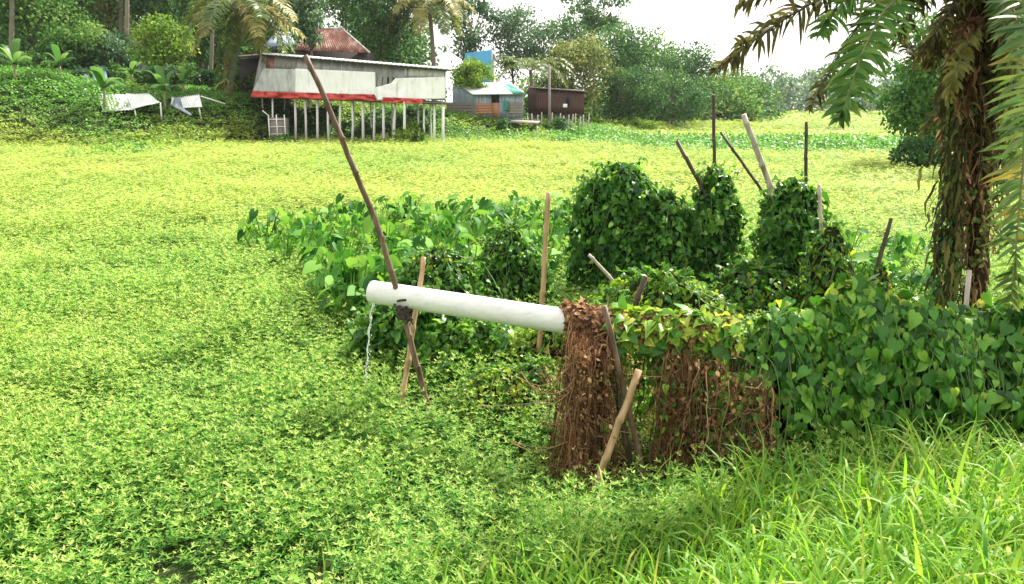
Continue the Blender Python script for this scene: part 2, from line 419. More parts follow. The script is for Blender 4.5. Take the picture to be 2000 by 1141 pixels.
def weed_tuft(k):
    """a tuft of trailing swamp weed: short stems each ending in a whorl of narrow leaves"""
    r = np.random.default_rng(100 + k); mb = MB(); P, A, Nn, S, Q = [], [], [], [], []
    for s in range(27):
        ang, rad = r.random() * 6.283, .19 * math.sqrt(r.random())
        x, y = rad * math.cos(ang), rad * math.sin(ang); h = .09 + .19 * r.random()
        lean = np.array([math.cos(ang), math.sin(ang)]) * (.25 + .3 * r.random())
        for lev in range(3):
            zz = h * (.5 + .25 * lev); c = np.array([x + lean[0] * zz, y + lean[1] * zz, zz])
            nl = (3, 3, 4)[lev]; a0 = r.random() * 6.283
            for q_ in range(nl):
                a = a0 + q_ * 6.283 / nl + r.normal() * .25; up = (.15, .35, .75)[lev] + r.normal() * .25
                P.append(c); A.append((math.cos(a), math.sin(a), up)); Nn.append((-math.cos(a) * up + r.normal() * .2, -math.sin(a) * up + r.normal() * .2, 1))
                S.append((.032 + .020 * r.random()) * (1.0, .95, .8)[lev]); Q.append(min(1, max(0, (.20, .47, .76)[lev] + r.normal() * .18)))
    leaves(mb, LANCE, P, A, Nn, np.array(S), rnd=np.array(Q), rng=r)
    return mb.mesh('weed_tuft', M['weed'])

def leafy_clump(k, n=46, size=.13, rad=.45, h=.38, mat='creeper', tmpl=OVAL):
    r = np.random.default_rng(200 + k); mb = MB()
    a, q_ = r.random(n) * 6.283, np.sqrt(r.random(n)) * rad
    z = h * (1 - (q_ / rad) ** 2 * .7) * (.35 + .65 * r.random(n) ** .6)
    P = np.stack([q_ * np.cos(a), q_ * np.sin(a), z], -1)
    b_ = a + r.normal(size=n) * 1.2
    A = np.stack([np.cos(b_), np.sin(b_), r.normal(size=n) * .45 - .1], -1)
    N_ = np.stack([np.cos(a) * .4 + r.normal(size=n) * .4, np.sin(a) * .4 + r.normal(size=n) * .4, np.ones(n)], -1)
    leaves(mb, tmpl, P, A, N_, size * (.7 + .6 * r.random(n)), rng=r)
    return mb.mesh('leafy_clump', M[mat])

pts = []
y = 2.6
while y < 300:
    s = .14 if y < 8 else .14 * (y / 8) ** .82
    if y > 92: s *= 1 + (y - 92) / 60
    hw = .80 * y + 3.5 if y < 100 else .5 * y + 33
    xs = np.arange(-hw, hw, s)
    pts.append(np.stack([xs + RNG.uniform(-.5, .5, len(xs)) * s, y + RNG.uniform(-.5, .5, len(xs)) * s, np.full(len(xs), s)], -1))
    y += s
pts = np.concatenate(pts); px_, py_, ps_ = pts.T
gap = vnoise(px_, py_, .30, 9) * .55 + vnoise(px_, py_, .9, 4) * .28 + vnoise(px_, py_, 2.6, 14) * .17
bar_near = near_bank(px_, py_); bar_far = far_bank(px_, py_)
rtz = (py_ > np.interp(px_, [3, 10, 20, 40], [62, 48, 43, 42])) & (py_ < np.interp(px_, [3, 15, 31], [74, 66, 66])) & (px_ > 3)
hollow = np.exp(-(((px_ - .8) / .85) ** 2 + ((py_ - 5.45) / .5) ** 2)) > RNG.uniform(.25, .9, len(px_))
keep = ~rtz & ~hollow & (bar_near < .10) & ((bar_far < .30 + 1.9 * vnoise(px_, py_, 4, 71) * (px_ < -17)) | ((px_ > 12) & (py_ > 88))) & (RNG.random(len(px_)) < .36 + 1.8 * ss(.28, .52, gap) + ss(10, 30, py_) * .4)
px_, py_, ps_, gap = px_[keep], py_[keep], ps_[keep], gap[keep]
n = len(px_)
f = ps_ / .14
sc_ = f ** .82 * RNG.uniform(.75, 1.25, n)
szz = f ** .14 * RNG.uniform(.7, 1.2, n) * (.30 + 1.45 * gap)
big = vnoise(px_, py_, 5, 12); mid_ = vnoise(px_, py_, 1.1, 21)
tint = np.clip(.03 + .82 * ss(9, 27, py_) + .55 * (big - .5) + .5 * (mid_ - .5) - .35 * ss(.45, .7, vnoise(px_, py_, 9, 31)) * ss(14, 30, py_)
               + RNG.normal(size=n) * .12, 0, 1)
weeds = scatter('swamp_weeds', [weed_tuft(k) for k in range(7)] + [leafy_clump(30 + k, 30, .052, .2, .24, 'weed') for k in range(1)], np.stack([px_, py_, ground_z(px_, py_) - .03], -1),
                np.stack([RNG.normal(size=n) * .12, RNG.normal(size=n) * .12, RNG.random(n) * 6.283], -1),
                np.stack([sc_, sc_, szz], -1), tint, 'low mat of bright green swamp weed covering the whole wetland', 'weeds')

# creepers on the far banks
pts = []
y = 50
y = 40
while y < 100:
    s = .5 if y < 75 else .8
    xs = np.arange(-72, 62, s)
    pts.append(np.stack([xs + RNG.uniform(-.5, .5, len(xs)) * s, y + RNG.uniform(-.5, .5, len(xs)) * s], -1)); y += s
px_, py_ = np.concatenate(pts).T
fb = far_bank(px_, py_)
sh = np.interp(px_, SHX, SHY)
edge = (py_ > sh - 1 + 5 * (vnoise(px_, py_, 6, 40) - .5)) & ((px_ < 12) | (py_ < 84))
band = (vnoise(px_, py_ * 3, 6, 50) > .40) & (py_ > 41) & (py_ < 49) & (px_ < -7) & (px_ > -24)
rt = (py_ > np.interp(px_, [3, 10, 20, 40], [62, 48, 43, 42]) + 3 * (vnoise(px_, py_, 4, 46) - .5)) & (py_ < np.interp(px_, [3, 15, 31], [74, 66, 66])) & (px_ > 3)
keep = edge | band | rt
px_, py_ = px_[keep], py_[keep]; n = len(px_)
s = RNG.uniform(.75, 1.35, n) * (.8 + .6 * vnoise(px_, py_, 4, 41))
right = ss(6, 14, px_)
low = (1 - ss(.4, 3.2, far_bank(px_, py_))) * (px_ < -18)
rt = rt[keep]; band = band[keep]
s = np.where(rt, s * 1.1, s)
tint = np.where(rt, .25 * RNG.random(n), np.where(band, .5 * RNG.random(n), 1)) * np.clip(.18 * RNG.random(n) + .75 * ss(.55, .72, vnoise(px_, py_, 6, 44)) * .7 + right * .30 * RNG.random(n) + .9 * right * ss(0, 3, py_ - np.interp(px_, SHX, SHY) - 5) + low * (.45 + 1.2 * (vnoise(px_, py_, 3, 48) - .35)), 0, 1)
uh = (px_ > -19) & (px_ < -3.5) & (py_ < 63)
s = np.where(uh, s * .42, s)
creep = scatter('bank_creepers', [leafy_clump(k) for k in range(6)], np.stack([px_, py_, ground_z(px_, py_) - .05], -1),
                np.stack([RNG.normal(size=n) * .15, RNG.normal(size=n) * .15, RNG.random(n) * 6.283], -1),
                np.stack([s, s, s * RNG.uniform(.7, 1.3, n)], -1), tint, 'dark green leafy creepers spread over the far bank below the houses', 'creepers')

# long grass on the near bank
def grass_mesh():
    mb = MB(); r = np.random.default_rng(3)
    n = 23000
    x = r.uniform(-2.6, 5.2, n); yb = np.interp(x, BX, BY); d = r.random(n) ** .8 * 3.4
    y = yb + .35 - d
    tall = vnoise(x, y, .6, 61)
    L = (.18 + .42 * r.random(n) ** 1.7) * (.65 + .7 * tall) * np.interp(x, [-2.6, -.5, 1.5, 4], [.55, .6, .9, 1.15])
    keep = (y > .9) & (r.random(n) < .25 + .9 * ss(-.25, .7, yb - y + .35 * (tall - .4)))
    x, y, L = x[keep], y[keep], L[keep]; n = len(x)
    ang = r.random(n) * 6.283; bend = r.uniform(.3, 1.5, n) ** 1.2
    dirx = np.stack([np.cos(ang), np.sin(ang)], -1); w = r.uniform(.0024, .0062, n) * (.7 + .6 * L / .4)
    z0 = ground_z(x, y) - .02
    K = 6; th = r.uniform(.02, .35, n); P = np.stack([x, y, z0], -1); rows = []
    side = np.stack([-dirx[:, 1], dirx[:, 0], np.zeros(n)], -1)
    tw = r.normal(size=n) * .5
    for k in range(K):
        t = k / (K - 1); ww = w * (1 - t ** 2.2) * (.7 + .6 * min(1, t * 3)) + .0004
        sd = side * np.cos(tw * t)[:, None] + np.array([0, 0, 1.]) * np.sin(tw * t)[:, None]
        rows += [P - sd * ww[:, None], P + sd * ww[:, None]]
        P = P + (L / (K - 1))[:, None] * np.concatenate([dirx * np.sin(th)[:, None], np.cos(th)[:, None]], -1)
        th = th + bend * (.25 + .75 * t) * 1.05
    V = np.stack(rows, 1)
    F = np.concatenate([np.arange(n)[:, None] * 2 * K + np.array([2 * k, 2 * k + 1, 2 * k + 3, 2 * k + 2])[None] for k in range(K - 1)])
    rn = np.clip(r.normal(.42, .2, n), 0, .93); rn[r.random(n) < .02] = 1.0
    mb.add(V.reshape(-1, 3), [F], np.repeat(rn, 2 * K))
    return mb
tag(grass_mesh().build('bank_grass', M['grass'], smooth=True), 'long bright green arching grass on the near bank', 'grass', kind='stuff')

# ------------------------------------------------------------------ bamboo poles
def bamboo(name, pts, r0, r1, mat, label, cat='pole', group=None, node=.28, sink=.35):
    P = [Vector(p) for p in pts]
    d0 = (P[1] - P[0]).normalized(); P[0] = P[0] - d0 * sink
    seg = [0]
    for a, b in zip(P[:-1], P[1:]): seg.append(seg[-1] + (b - a).length)
    tot = seg[-1]; ts, rs, rn = [], [], []
    k = 0; t = 0
    base = lambda t: r0 + (r1 - r0) * t / tot
    nodes = np.arange(node * .6, tot, node)
    for nd in nodes:
        ts += [nd - node * .45, nd - .018, nd, nd + .018]; rs += [base(nd), base(nd) * 1.0, base(nd) * 1.16, base(nd) * 1.0]
    ts = [0] + [t for t in ts if 0 < t < tot] + [tot]; rs = [base(t) for t in ts]
    rs = [base(t) * (1.22 if any(abs(t - nd) < 1e-6 for nd in nodes) else 1) for t in ts]
    C = np.array([tuple(p) for p in P])
    if len(C) > 2:      # smooth through the control points
        tt = np.array(ts); CC = np.stack([np.interp(tt, seg, C[:, c]) for c in range(3)], -1)
    else:
        CC = np.stack([np.interp(ts, seg, C[:, c]) for c in range(3)], -1)
    CC[1:-1] += RNG.normal(size=CC[1:-1].shape) * r0 * .09
    mb = MB(); tube(mb, CC, rs, 10, True)
    # hollow dark top
    o = mb.build(name, M[mat], smooth=True)
    return tag(o, label, cat, group)

def gp(px, py):                                    # a point on the ground seen at this pixel
    for Y in np.arange(3, 140, .05):
        p = at(px, py, Y=Y)
        if p.z <= gz(p.x, Y): return p
    return at(px, py, z=0.0)

pA = at(837, 800, Y=6.52)
bamboo('bamboo_pole', [pA, at(788, 612, Y=pA.y + .02), at(738, 440, Y=pA.y), at(695, 340, Y=pA.y - .05), at(645, 215, Y=pA.y - .1), at(596, 108, Y=pA.y - .15)], .026, .020, 'bamboo_brown',
       'long dark brown bamboo pole leaning left across the front of the white pipe')
bamboo('bamboo_pole', [at(784, 790, Y=6.55), at(828, 502, Y=6.97)], .025, .021, 'bamboo_straw',
       'shorter straw bamboo prop crossing the long pole behind the pipe')
bamboo('bamboo_pole', [at(1048, 760, Y=7.35), at(1071, 376, Y=7.35)], .027, .022, 'bamboo_straw',
       'upright straw bamboo post standing just behind the middle of the white pipe')
bamboo('bamboo_pole', [at(1146, 998, Y=5.12), at(1248, 722, Y=5.36)], .028, .025, 'bamboo_straw',
       'thick tan bamboo prop in front, slanting right under the vine covered pipe end')
bamboo('bamboo_pole', [at(1236, 605, Y=6.3), at(1262, 540, Y=6.32)], .026, .022, 'bamboo_dark', 'thin dark stick poking up from the vine on top of the covered pipe')
bamboo('bamboo_pole', [at(1260, 935, Y=5.42), at(1216, 750, Y=5.46), at(1180, 598, Y=5.5)], .023, .020, 'bamboo_brown',
       'brown bamboo prop slanting left behind the thick tan prop', sink=.2)
bamboo('bamboo_pole', [at(1236, 930, Y=5.5), at(1200, 745, Y=5.58)], .024, .022, 'bamboo_dark',
       'thin dark stake between the two crossed props at the pipe end', sink=.2)
BAND = [
    ([(1358, 600, 10.6), (1360, 345, 10.6), (1322, 275, 10.7)], .030, 'bamboo_dark', 'short dark pole tip leaning left out of the middle vine cone', True),
    ([(1400, 600, 10.7), (1396, 340, 10.7), (1393, 185, 10.7)], .025, 'bamboo_dark', 'tall dark upright pole rising from the middle vine cone', False),
    ([(1560, 480, 11.2), (1483, 365, 11.2), (1407, 258, 11.3)], .022, 'bamboo_dark', 'thin dark pole leaning left between the middle and right vine cones', False),
    ([(1560, 560, 10.3), (1500, 352, 10.3), (1452, 224, 10.3)], .040, 'bamboo_pale', 'thick pale weathered pole leaning left out of the right vine cone', False),
    ([(1572, 600, 10.4), (1573, 385, 10.4), (1575, 238, 10.4)], .025, 'bamboo_dark', 'straight dark upright pole on the right edge of the right vine cone', False),
    ([(1611, 600, 9.6), (1604, 450, 9.6), (1600, 360, 9.6)], .025, 'bamboo_pale', 'short pale stake right beside the right vine cone', False),
    ([(1696, 590, 9.3), (1718, 505, 9.3), (1741, 426, 9.3)], .027, 'bamboo_dark', 'dark stake leaning right above the leafy hedge', False),
    ([(1690, 585, 9.35), (1662, 525, 9.35), (1638, 478, 9.4)], .026, 'bamboo_dark', 'thin stake leaning left onto the dark stake above the hedge', False),
    ([(1186, 536, 9.2), (1168, 516, 9.2), (1150, 497, 9.2)], .022, 'bamboo_pale', 'short pale stick poking left out of the vine below the left cone', False),
]
for pl, r, mt, lb, _ in BAND:
    p = [at(*a[:2], Y=a[2]) for a in pl]
    if len(p) == 3 and lb.startswith('short dark pole tip'):
        p = [p[1] + (p[1] - p[2]) * 1.0, p[1], p[2]]
    bamboo('bamboo_pole', p, r, r * .82, mt, lb, 'pole', sink=.2)

# ------------------------------------------------------------------ white pipe, lashing, trickle
pl_, pr_ = at(727, 570, Y=6.68), at(1108, 628, Y=6.0)
dirp = (pr_ - pl_).normalized()
def pipe_mesh():
    mb = MB(); R, r = .0955, .089; L = (pr_ - pl_).length + .34
    prof = [(0, r * .985), (.004, R * .985), (.012, R), (L * .5, R), (L, R)]
    N = 48; d = np.array(tuple(dirp)); A = nrm(np.cross(d, [0, 0, 1.])); B = np.cross(A, d)
    an = np.arange(N) / N * 2 * math.pi
    def ring(t, rad): return np.array(tuple(pl_)) + d * t + rad * (np.cos(an)[:, None] * A + np.sin(an)[:, None] * B)
    prof = [(0.6, r), (.004, r)] + [(0, r * 1.02), (0, R * .985), (.008, R)] + [(t, R) for t in np.linspace(.1, L, 14)]
    V = np.concatenate([ring(t, q_) for t, q_ in prof]); m_ = len(prof)
    i, j = np.meshgrid(np.arange(m_ - 1), np.arange(N), indexing='ij'); k = (j + 1) % N
    mb.add(V, [np.stack([i * N + j, (i + 1) * N + j, (i + 1) * N + k, i * N + k], -1).reshape(-1, 4), ((m_ - 1) * N + np.arange(N))[None], np.arange(N)[None]])
    return mb
pipe = pipe_mesh().build('drain_pipe', M['pipe'], smooth=True)
for p in pipe.data.polygons:
    if len(p.vertices) > 4: p.use_smooth = False
tag(pipe, 'thick white plastic pipe held up over the swamp on crossed bamboo', 'pipe')
mb = MB()
c = at(790, 604, Y=pA.y - .02)
for k in range(7):
    a0 = RNG.random() * 6; off = Vector((RNG.normal() * .012, 0, (k - 3) * .022)); rr = .050 + .010 * RNG.random()
    ring = [c + off + Vector((math.cos(a) * rr, math.sin(a) * rr * 1.1, math.sin(a * 1 + a0) * .025)) for a in np.linspace(0, 6.283, 15)]
    tube(mb, ring, .010, 5, False)
for k in range(4):
    s0 = c + Vector((.02 * RNG.normal(), -.06, 0)); tube(mb, [s0, s0 + Vector((.03 * RNG.normal() + .03, -.02, -.06)), s0 + Vector((.05 * RNG.normal() + .06, -.01, -.11))], .006, 5)
tag(mb.build('rope_lashing', M['rope'], smooth=True), 'dark rope lashing knotted round the poles under the white pipe', 'rope')
mb = MB()
w0 = at(729, 592, Y=6.70); pt = []; rd = []
for k in range(26):
    t = k / 25; x = -.10 * t ** .8; pt.append(w0 + Vector((x + .006 * math.sin(t * 31), .006 * math.cos(t * 23), -.80 * t ** 1.15))); rd.append(.0085 * (1 - .55 * t) * (1 + .35 * math.sin(t * 40) + .25 * math.sin(t * 71)))
tube(mb, pt, np.array(rd), 7)
for k in range(70):
    t = RNG.random() ** .6; b_ = w0 + Vector((-.10 * t ** .8 + RNG.normal() * .022 * t, RNG.normal() * .015, -.84 * t)); r_ = .002 + .0035 * RNG.random()
    tube(mb, [b_ + Vector((0, 0, r_ * 1.6)), b_ + Vector((0, 0, r_ * .6)), b_ - Vector((0, 0, r_ * .8)), b_ - Vector((0, 0, r_ * 1.4))], np.array([.1, .9, 1, .2]) * r_, 6)
tag(mb.build('water_trickle', M['water'], smooth=True), 'thin trickle of water falling from the open end of the white pipe', 'water')

# ------------------------------------------------------------------ vine mounds
def vine_mound(label, c, prof, leaf=.09, n=1500, mat='vine', seed=0, squash=1.0, lean=(0, 0), lump=.30, name='vine_mound', tmpl=HEART, dry=0, sunny=.0):
    """c ground point; prof list of (height, radius x); leaves shingled over a lumpy skin, with stems and a dark tangle inside"""
    r = np.random.default_rng(900 + seed)
    root = empty(name, c, label, 'vine')
    H = prof[-1][0]; hz, hr = np.array(prof).T
    def surf(t, a, k=1.0):
        z = t * H
        rad = np.interp(z, hz, hr) * (1 + lump * (vnoise(a * 1.6 + seed * 3, z * 3.2, 1.0, seed) - .5) * 2 + .5 * lump * (vnoise(a * 5 + seed, z * 9, 1.0, seed + 7) - .5) * 2) * k
        return np.stack([c[0] + rad * np.cos(a) + lean[0] * t, c[1] + rad * np.sin(a) * squash + lean[1] * t, c[2] + z * (1 - .0 * k)], -1)
    # inner tangle
    nt_, na = 10, 18
    T, A_ = np.meshgrid(np.linspace(0, .97, nt_), np.arange(na) / na * 6.2832, indexing='ij')
    V = surf(T, A_, .74).reshape(-1, 3)
    i, j = np.meshgrid(np.arange(nt_ - 1), np.arange(na), indexing='ij'); k = (j + 1) % na
    mb = MB().add(V, [np.stack([i * na + j, i * na + k, (i + 1) * na + k, (i + 1) * na + j], -1).reshape(-1, 4), ((nt_ - 1) * na + np.arange(na))[None]])
    mb.build('shade_core', M['shade_tangle'], root, smooth=True)  # closed dark hull, the inner shade is in its colour
    # leaf skin: area weighted in height by radius
    cand = r.random(n * 4); w = np.interp(cand * H, hz, hr) + .12 * hr.max(); t = cand[r.random(n * 4) < w / w.max()][:n]; n = len(t)
    a = r.random(n) * 6.2832; depth = 1 - .36 * r.random(n) ** 1.6 + .10 * (r.random(n) < .15)
    P = surf(t, a, depth); e = .03
    out = np.stack([np.cos(a), np.sin(a) * squash, np.zeros(n)], -1)
    slope = (np.interp(np.clip(t + e, 0, 1) * H, hz, hr) - np.interp(np.clip(t - e, 0, 1) * H, hz, hr)) / (2 * e * H)
    N_ = nrm(out + np.array([0, 0, 1.]) * np.clip(-slope, -.2, 4)[:, None] + r.normal(size=(n, 3)) * .55 + np.array([0, 0, .25]))
    A_ = out * .55 + np.array([0, 0, -.65]) + r.normal(size=(n, 3)) * .65
    sz = leaf * np.exp(r.normal(-.08, .30, n)); rn = np.clip(r.normal(.40, .22, n), 0, 1)
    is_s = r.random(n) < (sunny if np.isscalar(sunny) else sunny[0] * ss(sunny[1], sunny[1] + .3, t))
    is_d = r.random(n) < dry * (1.2 - t)
    ok = ~is_s & ~is_d
    sp_, sa, sn, sc2 = [], [], [], []; twig = MB()
    for q_ in range(int(26 + n / 70)):                        # stray sprigs reaching out of the skin
        t0, a0 = r.random() ** .55, r.random() * 6.2832; b0 = surf(np.array([min(t0, .98)]), np.array([a0]), .9)[0]
        dd = nrm(np.array([math.cos(a0), math.sin(a0), .3 + 1.1 * t0 + r.normal() * .4])); L = leaf * r.uniform(1.4, 4.2); u_ = np.linspace(0, 1, 6)[:, None]
        C_ = b0 + dd * L * u_ + np.array([0, 0, -1.]) * (L * .45 * u_ ** 2); tube(twig, C_, .0035, 4, False)
        for w_ in range(1, 6): sp_.append(C_[w_]); sa.append(nrm(r.normal(size=3) * .7 + dd * .5 + np.array([0, 0, -.5]))); sn.append(nrm(dd * .3 + r.normal(size=3) * .5 + np.array([0, 0, .8]))); sc2.append(leaf * r.uniform(.5, 1.0))
    mb = MB(); leaves(mb, tmpl, P[ok] - nrm(A_[ok]) * sz[ok, None] * .4, A_[ok], N_[ok], sz[ok], rn[ok]); leaves(mb, tmpl, sp_, sa, sn, np.array(sc2), np.clip(r.normal(.55, .22, len(sp_)), 0, 1)); mb.build('foliage', M[mat], root)
    if is_s.any():
        mb = MB(); leaves(mb, tmpl, P[is_s] - nrm(A_[is_s]) * sz[is_s, None] * .4, A_[is_s], N_[is_s], sz[is_s], rn[is_s]); mb.build('sunlit_tint_leaves', M['vine_sunny'], root)  # leaves painted as if lit by the sun
    if is_d.any():
        mb = MB(); leaves(mb, OVAL, P[is_d], A_[is_d], N_[is_d], sz[is_d] * .9); mb.build('dead_leaves', M['dry'], root)
    mb = twig
    for q_ in range(18):
        a0 = r.random() * 6.28; tt = np.linspace(0, r.uniform(.6, 1.03), 9)
        S = surf(tt, a0 + .6 * np.sin(tt * 3 + q_), .98) + r.normal(size=(9, 3)) * .015; tube(mb, S, .0055, 4, False)
    mb.build('runners', M['stem'], root)
    return root

def ground_c(px, Y):
    p = at(px, 600, Y=Y); return Vector((p.x, p.y, gz(p.x, p.y) - .03))
vine_mound('widest and leftmost of the tall dark vine cones, with a rounded double top', ground_c(1206, 10.6), [(0, .52), (.55, .54), (1.1, .54), (1.5, .46), (1.72, .32), (1.84, .10)], .078, 3900, seed=1, squash=.7, lean=(.02, 0), lump=.28)
vine_mound('rounded shoulder of dark vine on the right flank of the widest cone', ground_c(1292, 10.4), [(0, .50), (.6, .48), (1.1, .36), (1.38, .22), (1.5, .05)], .078, 2300, seed=2, squash=.7)
vine_mound('narrow middle dark vine cone wrapped round two dark poles', ground_c(1392, 10.6), [(0, .40), (.6, .36), (1.1, .32), (1.45, .25), (1.68, .15), (1.8, .03)], .078, 2500, seed=3, squash=.8, lean=(-.06, 0))
vine_mound('right dark vine cone with a thick pale pole leaning out of its top', ground_c(1538, 10.3), [(0, .38), (.55, .36), (.9, .40), (1.3, .35), (1.55, .22), (1.68, .04)], .078, 2500, seed=4, squash=.8, lean=(-.05, 0))
vine_mound('low mixed vine slope between the middle and right vine cones', ground_c(1465, 9.7), [(0, .70), (.3, .60), (.55, .38), (.72, .05)], .07, 1900, seed=5, squash=.7, sunny=.22, dry=.14)
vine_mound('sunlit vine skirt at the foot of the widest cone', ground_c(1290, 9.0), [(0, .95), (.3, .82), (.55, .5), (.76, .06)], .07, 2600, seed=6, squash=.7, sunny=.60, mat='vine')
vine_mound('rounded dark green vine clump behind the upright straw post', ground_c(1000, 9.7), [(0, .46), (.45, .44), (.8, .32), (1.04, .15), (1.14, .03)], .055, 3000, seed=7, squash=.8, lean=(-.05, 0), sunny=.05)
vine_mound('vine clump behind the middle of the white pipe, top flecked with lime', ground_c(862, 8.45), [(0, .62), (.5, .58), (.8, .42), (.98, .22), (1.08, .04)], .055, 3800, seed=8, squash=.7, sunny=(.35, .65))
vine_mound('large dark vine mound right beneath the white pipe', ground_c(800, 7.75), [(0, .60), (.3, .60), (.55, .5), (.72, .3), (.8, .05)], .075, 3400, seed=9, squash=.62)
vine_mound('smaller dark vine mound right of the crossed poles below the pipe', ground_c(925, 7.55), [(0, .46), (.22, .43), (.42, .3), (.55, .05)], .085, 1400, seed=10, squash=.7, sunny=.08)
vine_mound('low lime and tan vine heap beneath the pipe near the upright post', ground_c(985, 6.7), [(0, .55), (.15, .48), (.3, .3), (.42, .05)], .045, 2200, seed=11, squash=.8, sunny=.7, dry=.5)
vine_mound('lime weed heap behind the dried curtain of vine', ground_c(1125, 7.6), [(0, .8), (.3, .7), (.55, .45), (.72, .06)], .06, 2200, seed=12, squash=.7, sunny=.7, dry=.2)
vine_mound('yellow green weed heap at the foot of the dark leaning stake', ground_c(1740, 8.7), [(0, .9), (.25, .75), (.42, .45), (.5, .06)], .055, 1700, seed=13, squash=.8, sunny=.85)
vine_mound('speckled pale vine hanging by the short pale stake', ground_c(1612, 9.4), [(0, .34), (.45, .30), (.95, .22), (1.22, .04)], .06, 900, seed=14, squash=.9, sunny=.45)
vine_mound('brown withered vine wrapped on the dark leaning stake', ground_c(1716, 9.35), [(0, .22), (.3, .16), (.62, .10), (.8, .02)], .06, 420, seed=15, dry=.9, sunny=.2)
vine_mound('ball of dead brown vine at the foot of the upright straw post', Vector((at(1045, 790, Y=6.7).x, 6.7, gz(.2, 6.7))), [(0, .20), (.18, .19), (.36, .12), (.46, .02)], .045, 900, seed=16, dry=1.1, sunny=.1)

# ------------------------------------------------------------------ dried vine curtains hanging from the pipe end
def curtain(label, px0, px1, Y0, Y1, ztop, n, seed, green=0.0, thick=.14, ragged=.25, bulge=0, leafn=2500, name='dried_vine_curtain'):
    r = np.random.default_rng(300 + seed)
    a, b_ = at(px0, 640, Y=Y0), at(px1, 640, Y=Y1)
    base = Vector(((a.x + b_.x) / 2, (a.y + b_.y) / 2, gz((a.x + b_.x) / 2, (a.y + b_.y) / 2)))
    root = empty(name, base, label, 'vine')
    def pt(u, z, o):
        x = a.x + (b_.x - a.x) * u; y = a.y + (b_.y - a.y) * u + o + .34 * (float(vnoise(u * abs(px1 - px0) / 40, 0, 1, seed + 60)) - .5)
        return x, y, z
    dens = lambda u: float(vnoise(u * abs(px1 - px0) / 26, 0, 1, seed + 80)) + .22
    mb = MB()
    for k in range(n):
        u = r.random()
        if r.random() > dens(u) * 1.5 - .12: continue
        x, y, _ = pt(u, 0, r.normal() * thick * .5); zt = np.interp(u, [0, 1], ztop) + r.normal() * .03 - .22 * max(0, 1 - dens(u) * 1.6) * r.random()
        L = (zt - gz(x, y)) * (1 - ragged * r.random() ** 1.3 * (1.6 - dens(u))); m_ = 9
        t = np.linspace(0, 1, m_); wob = np.cumsum(r.normal(size=(m_, 2)) * .02, axis=0)
        arch = -.10 * np.sin(np.minimum(t * 4, 1) * math.pi) * (r.random() < .4)
        P = np.stack([x + wob[:, 0] + (r.random() - .5) * .2 * t, y + wob[:, 1] + arch * .4, zt - L * t + .03 * np.sin(np.minimum(t * 5, 1) * math.pi)], -1)
        tube(mb, P, r.uniform(.0014, .0045), 4, False, rnd=min(1, max(0, r.normal(.45, .26))))
    for k in range(int(n * 1.3)):    # fine curled tendrils
        u = r.random(); x, y, _ = pt(u, 0, -thick * .45 + r.normal() * thick * .35); zt = np.interp(u, [0, 1], ztop); z = gz(x, y) + (zt - gz(x, y)) * r.random() ** .8
        t = np.linspace(0, 1, 7); w_ = np.cumsum(r.normal(size=(7, 3)) * .022, axis=0); tube(mb, np.array([x, y, z]) + w_ + np.stack([r.normal() * .1 * t, 0 * t, r.normal() * .06 * t - .05 * t], -1), r.uniform(.001, .0026), 3, False, rnd=min(1, max(0, r.normal(.62, .25))))
    for k in range(n // 3):    # slanting and looping strands
        u = r.random(); x, y, _ = pt(u, 0, -thick * .5 + r.normal() * .04); zt = np.interp(u, [0, 1], ztop); z = gz(x, y) + (zt - gz(x, y)) * r.random()
        t = np.linspace(0, 1, 8); s_ = r.normal() * .22
        P = np.stack([x + s_ * t, y + .03 * np.sin(t * 6 + k), z - .28 * np.sin(t * math.pi) * r.random() - .12 * t], -1); tube(mb, P, .0035, 4, False, rnd=r.uniform(.4, 1))
    mb.build('strands', M['dry'], root)
    mb = MB(); n2 = leafn; u = r.random(n2)
    x = a.x + (b_.x - a.x) * u; y = a.y + (b_.y - a.y) * u + r.normal(size=n2) * thick * .55 + .34 * (vnoise(u * abs(px1 - px0) / 40, 0 * u, 1, seed + 60) - .5)
    keep = r.random(n2) < (vnoise(u * abs(px1 - px0) / 26, 0 * u, 1, seed + 80) + .22) * 1.5 - .1; u, x, y = u[keep], x[keep], y[keep]; n2 = len(u)
    zg = ground_z(x, y); zt = np.interp(u, [0, 1], ztop); z = zg + (zt - zg) * (1 - r.random(n2) ** 1.25 * .97)
    A_ = np.stack([r.normal(size=n2) * .7, r.normal(size=n2) * .7, -np.ones(n2)], -1); N_ = r.normal(size=(n2, 3))
    leaves(mb, OVAL, np.stack([x, y, z], -1), A_, N_, r.uniform(.012, .045, n2), np.clip(r.normal(.45, .28, n2), 0, 1)); mb.build('dead_leaves', M['dry'], root)
    if green:
        ng = int(600 * green); mb = MB(); u = r.random(ng); x = a.x + (b_.x - a.x) * u; y = a.y + (b_.y - a.y) * u - thick * .5 + r.normal(size=ng) * .05
        zg = ground_z(x, y); zt = np.interp(u, [0, 1], ztop); z = zg + (zt - zg) * (1 - r.random(ng) ** 1.6 * .95)
        A_ = np.stack([r.normal(size=ng) * .5, -.4 + r.normal(size=ng) * .3, -np.ones(ng)], -1); N_ = np.stack([r.normal(size=ng) * .4, -np.ones(ng), .6 + r.normal(size=ng) * .3], -1)
        leaves(mb, HEART, np.stack([x, y, z], -1), A_, N_, r.uniform(.03, .075, ng), np.clip(r.normal(.6, .22, ng), 0, 1)); mb.build('green_leaves', M['heart'], root)
    return root
zt = .92
curtain('shaggy brown dried vine hanging from the white pipe left of the tan prop', 1112, 1186, 5.82, 5.70, (.90, .86), 520, 1, thick=.30, ragged=.16, leafn=8000, green=.06)
curtain('brown and green tangled dry vine right of the crossed props', 1288, 1400, 5.85, 5.72, (.84, .82), 340, 2, green=1.5, thick=.32, ragged=.6, leafn=4500)
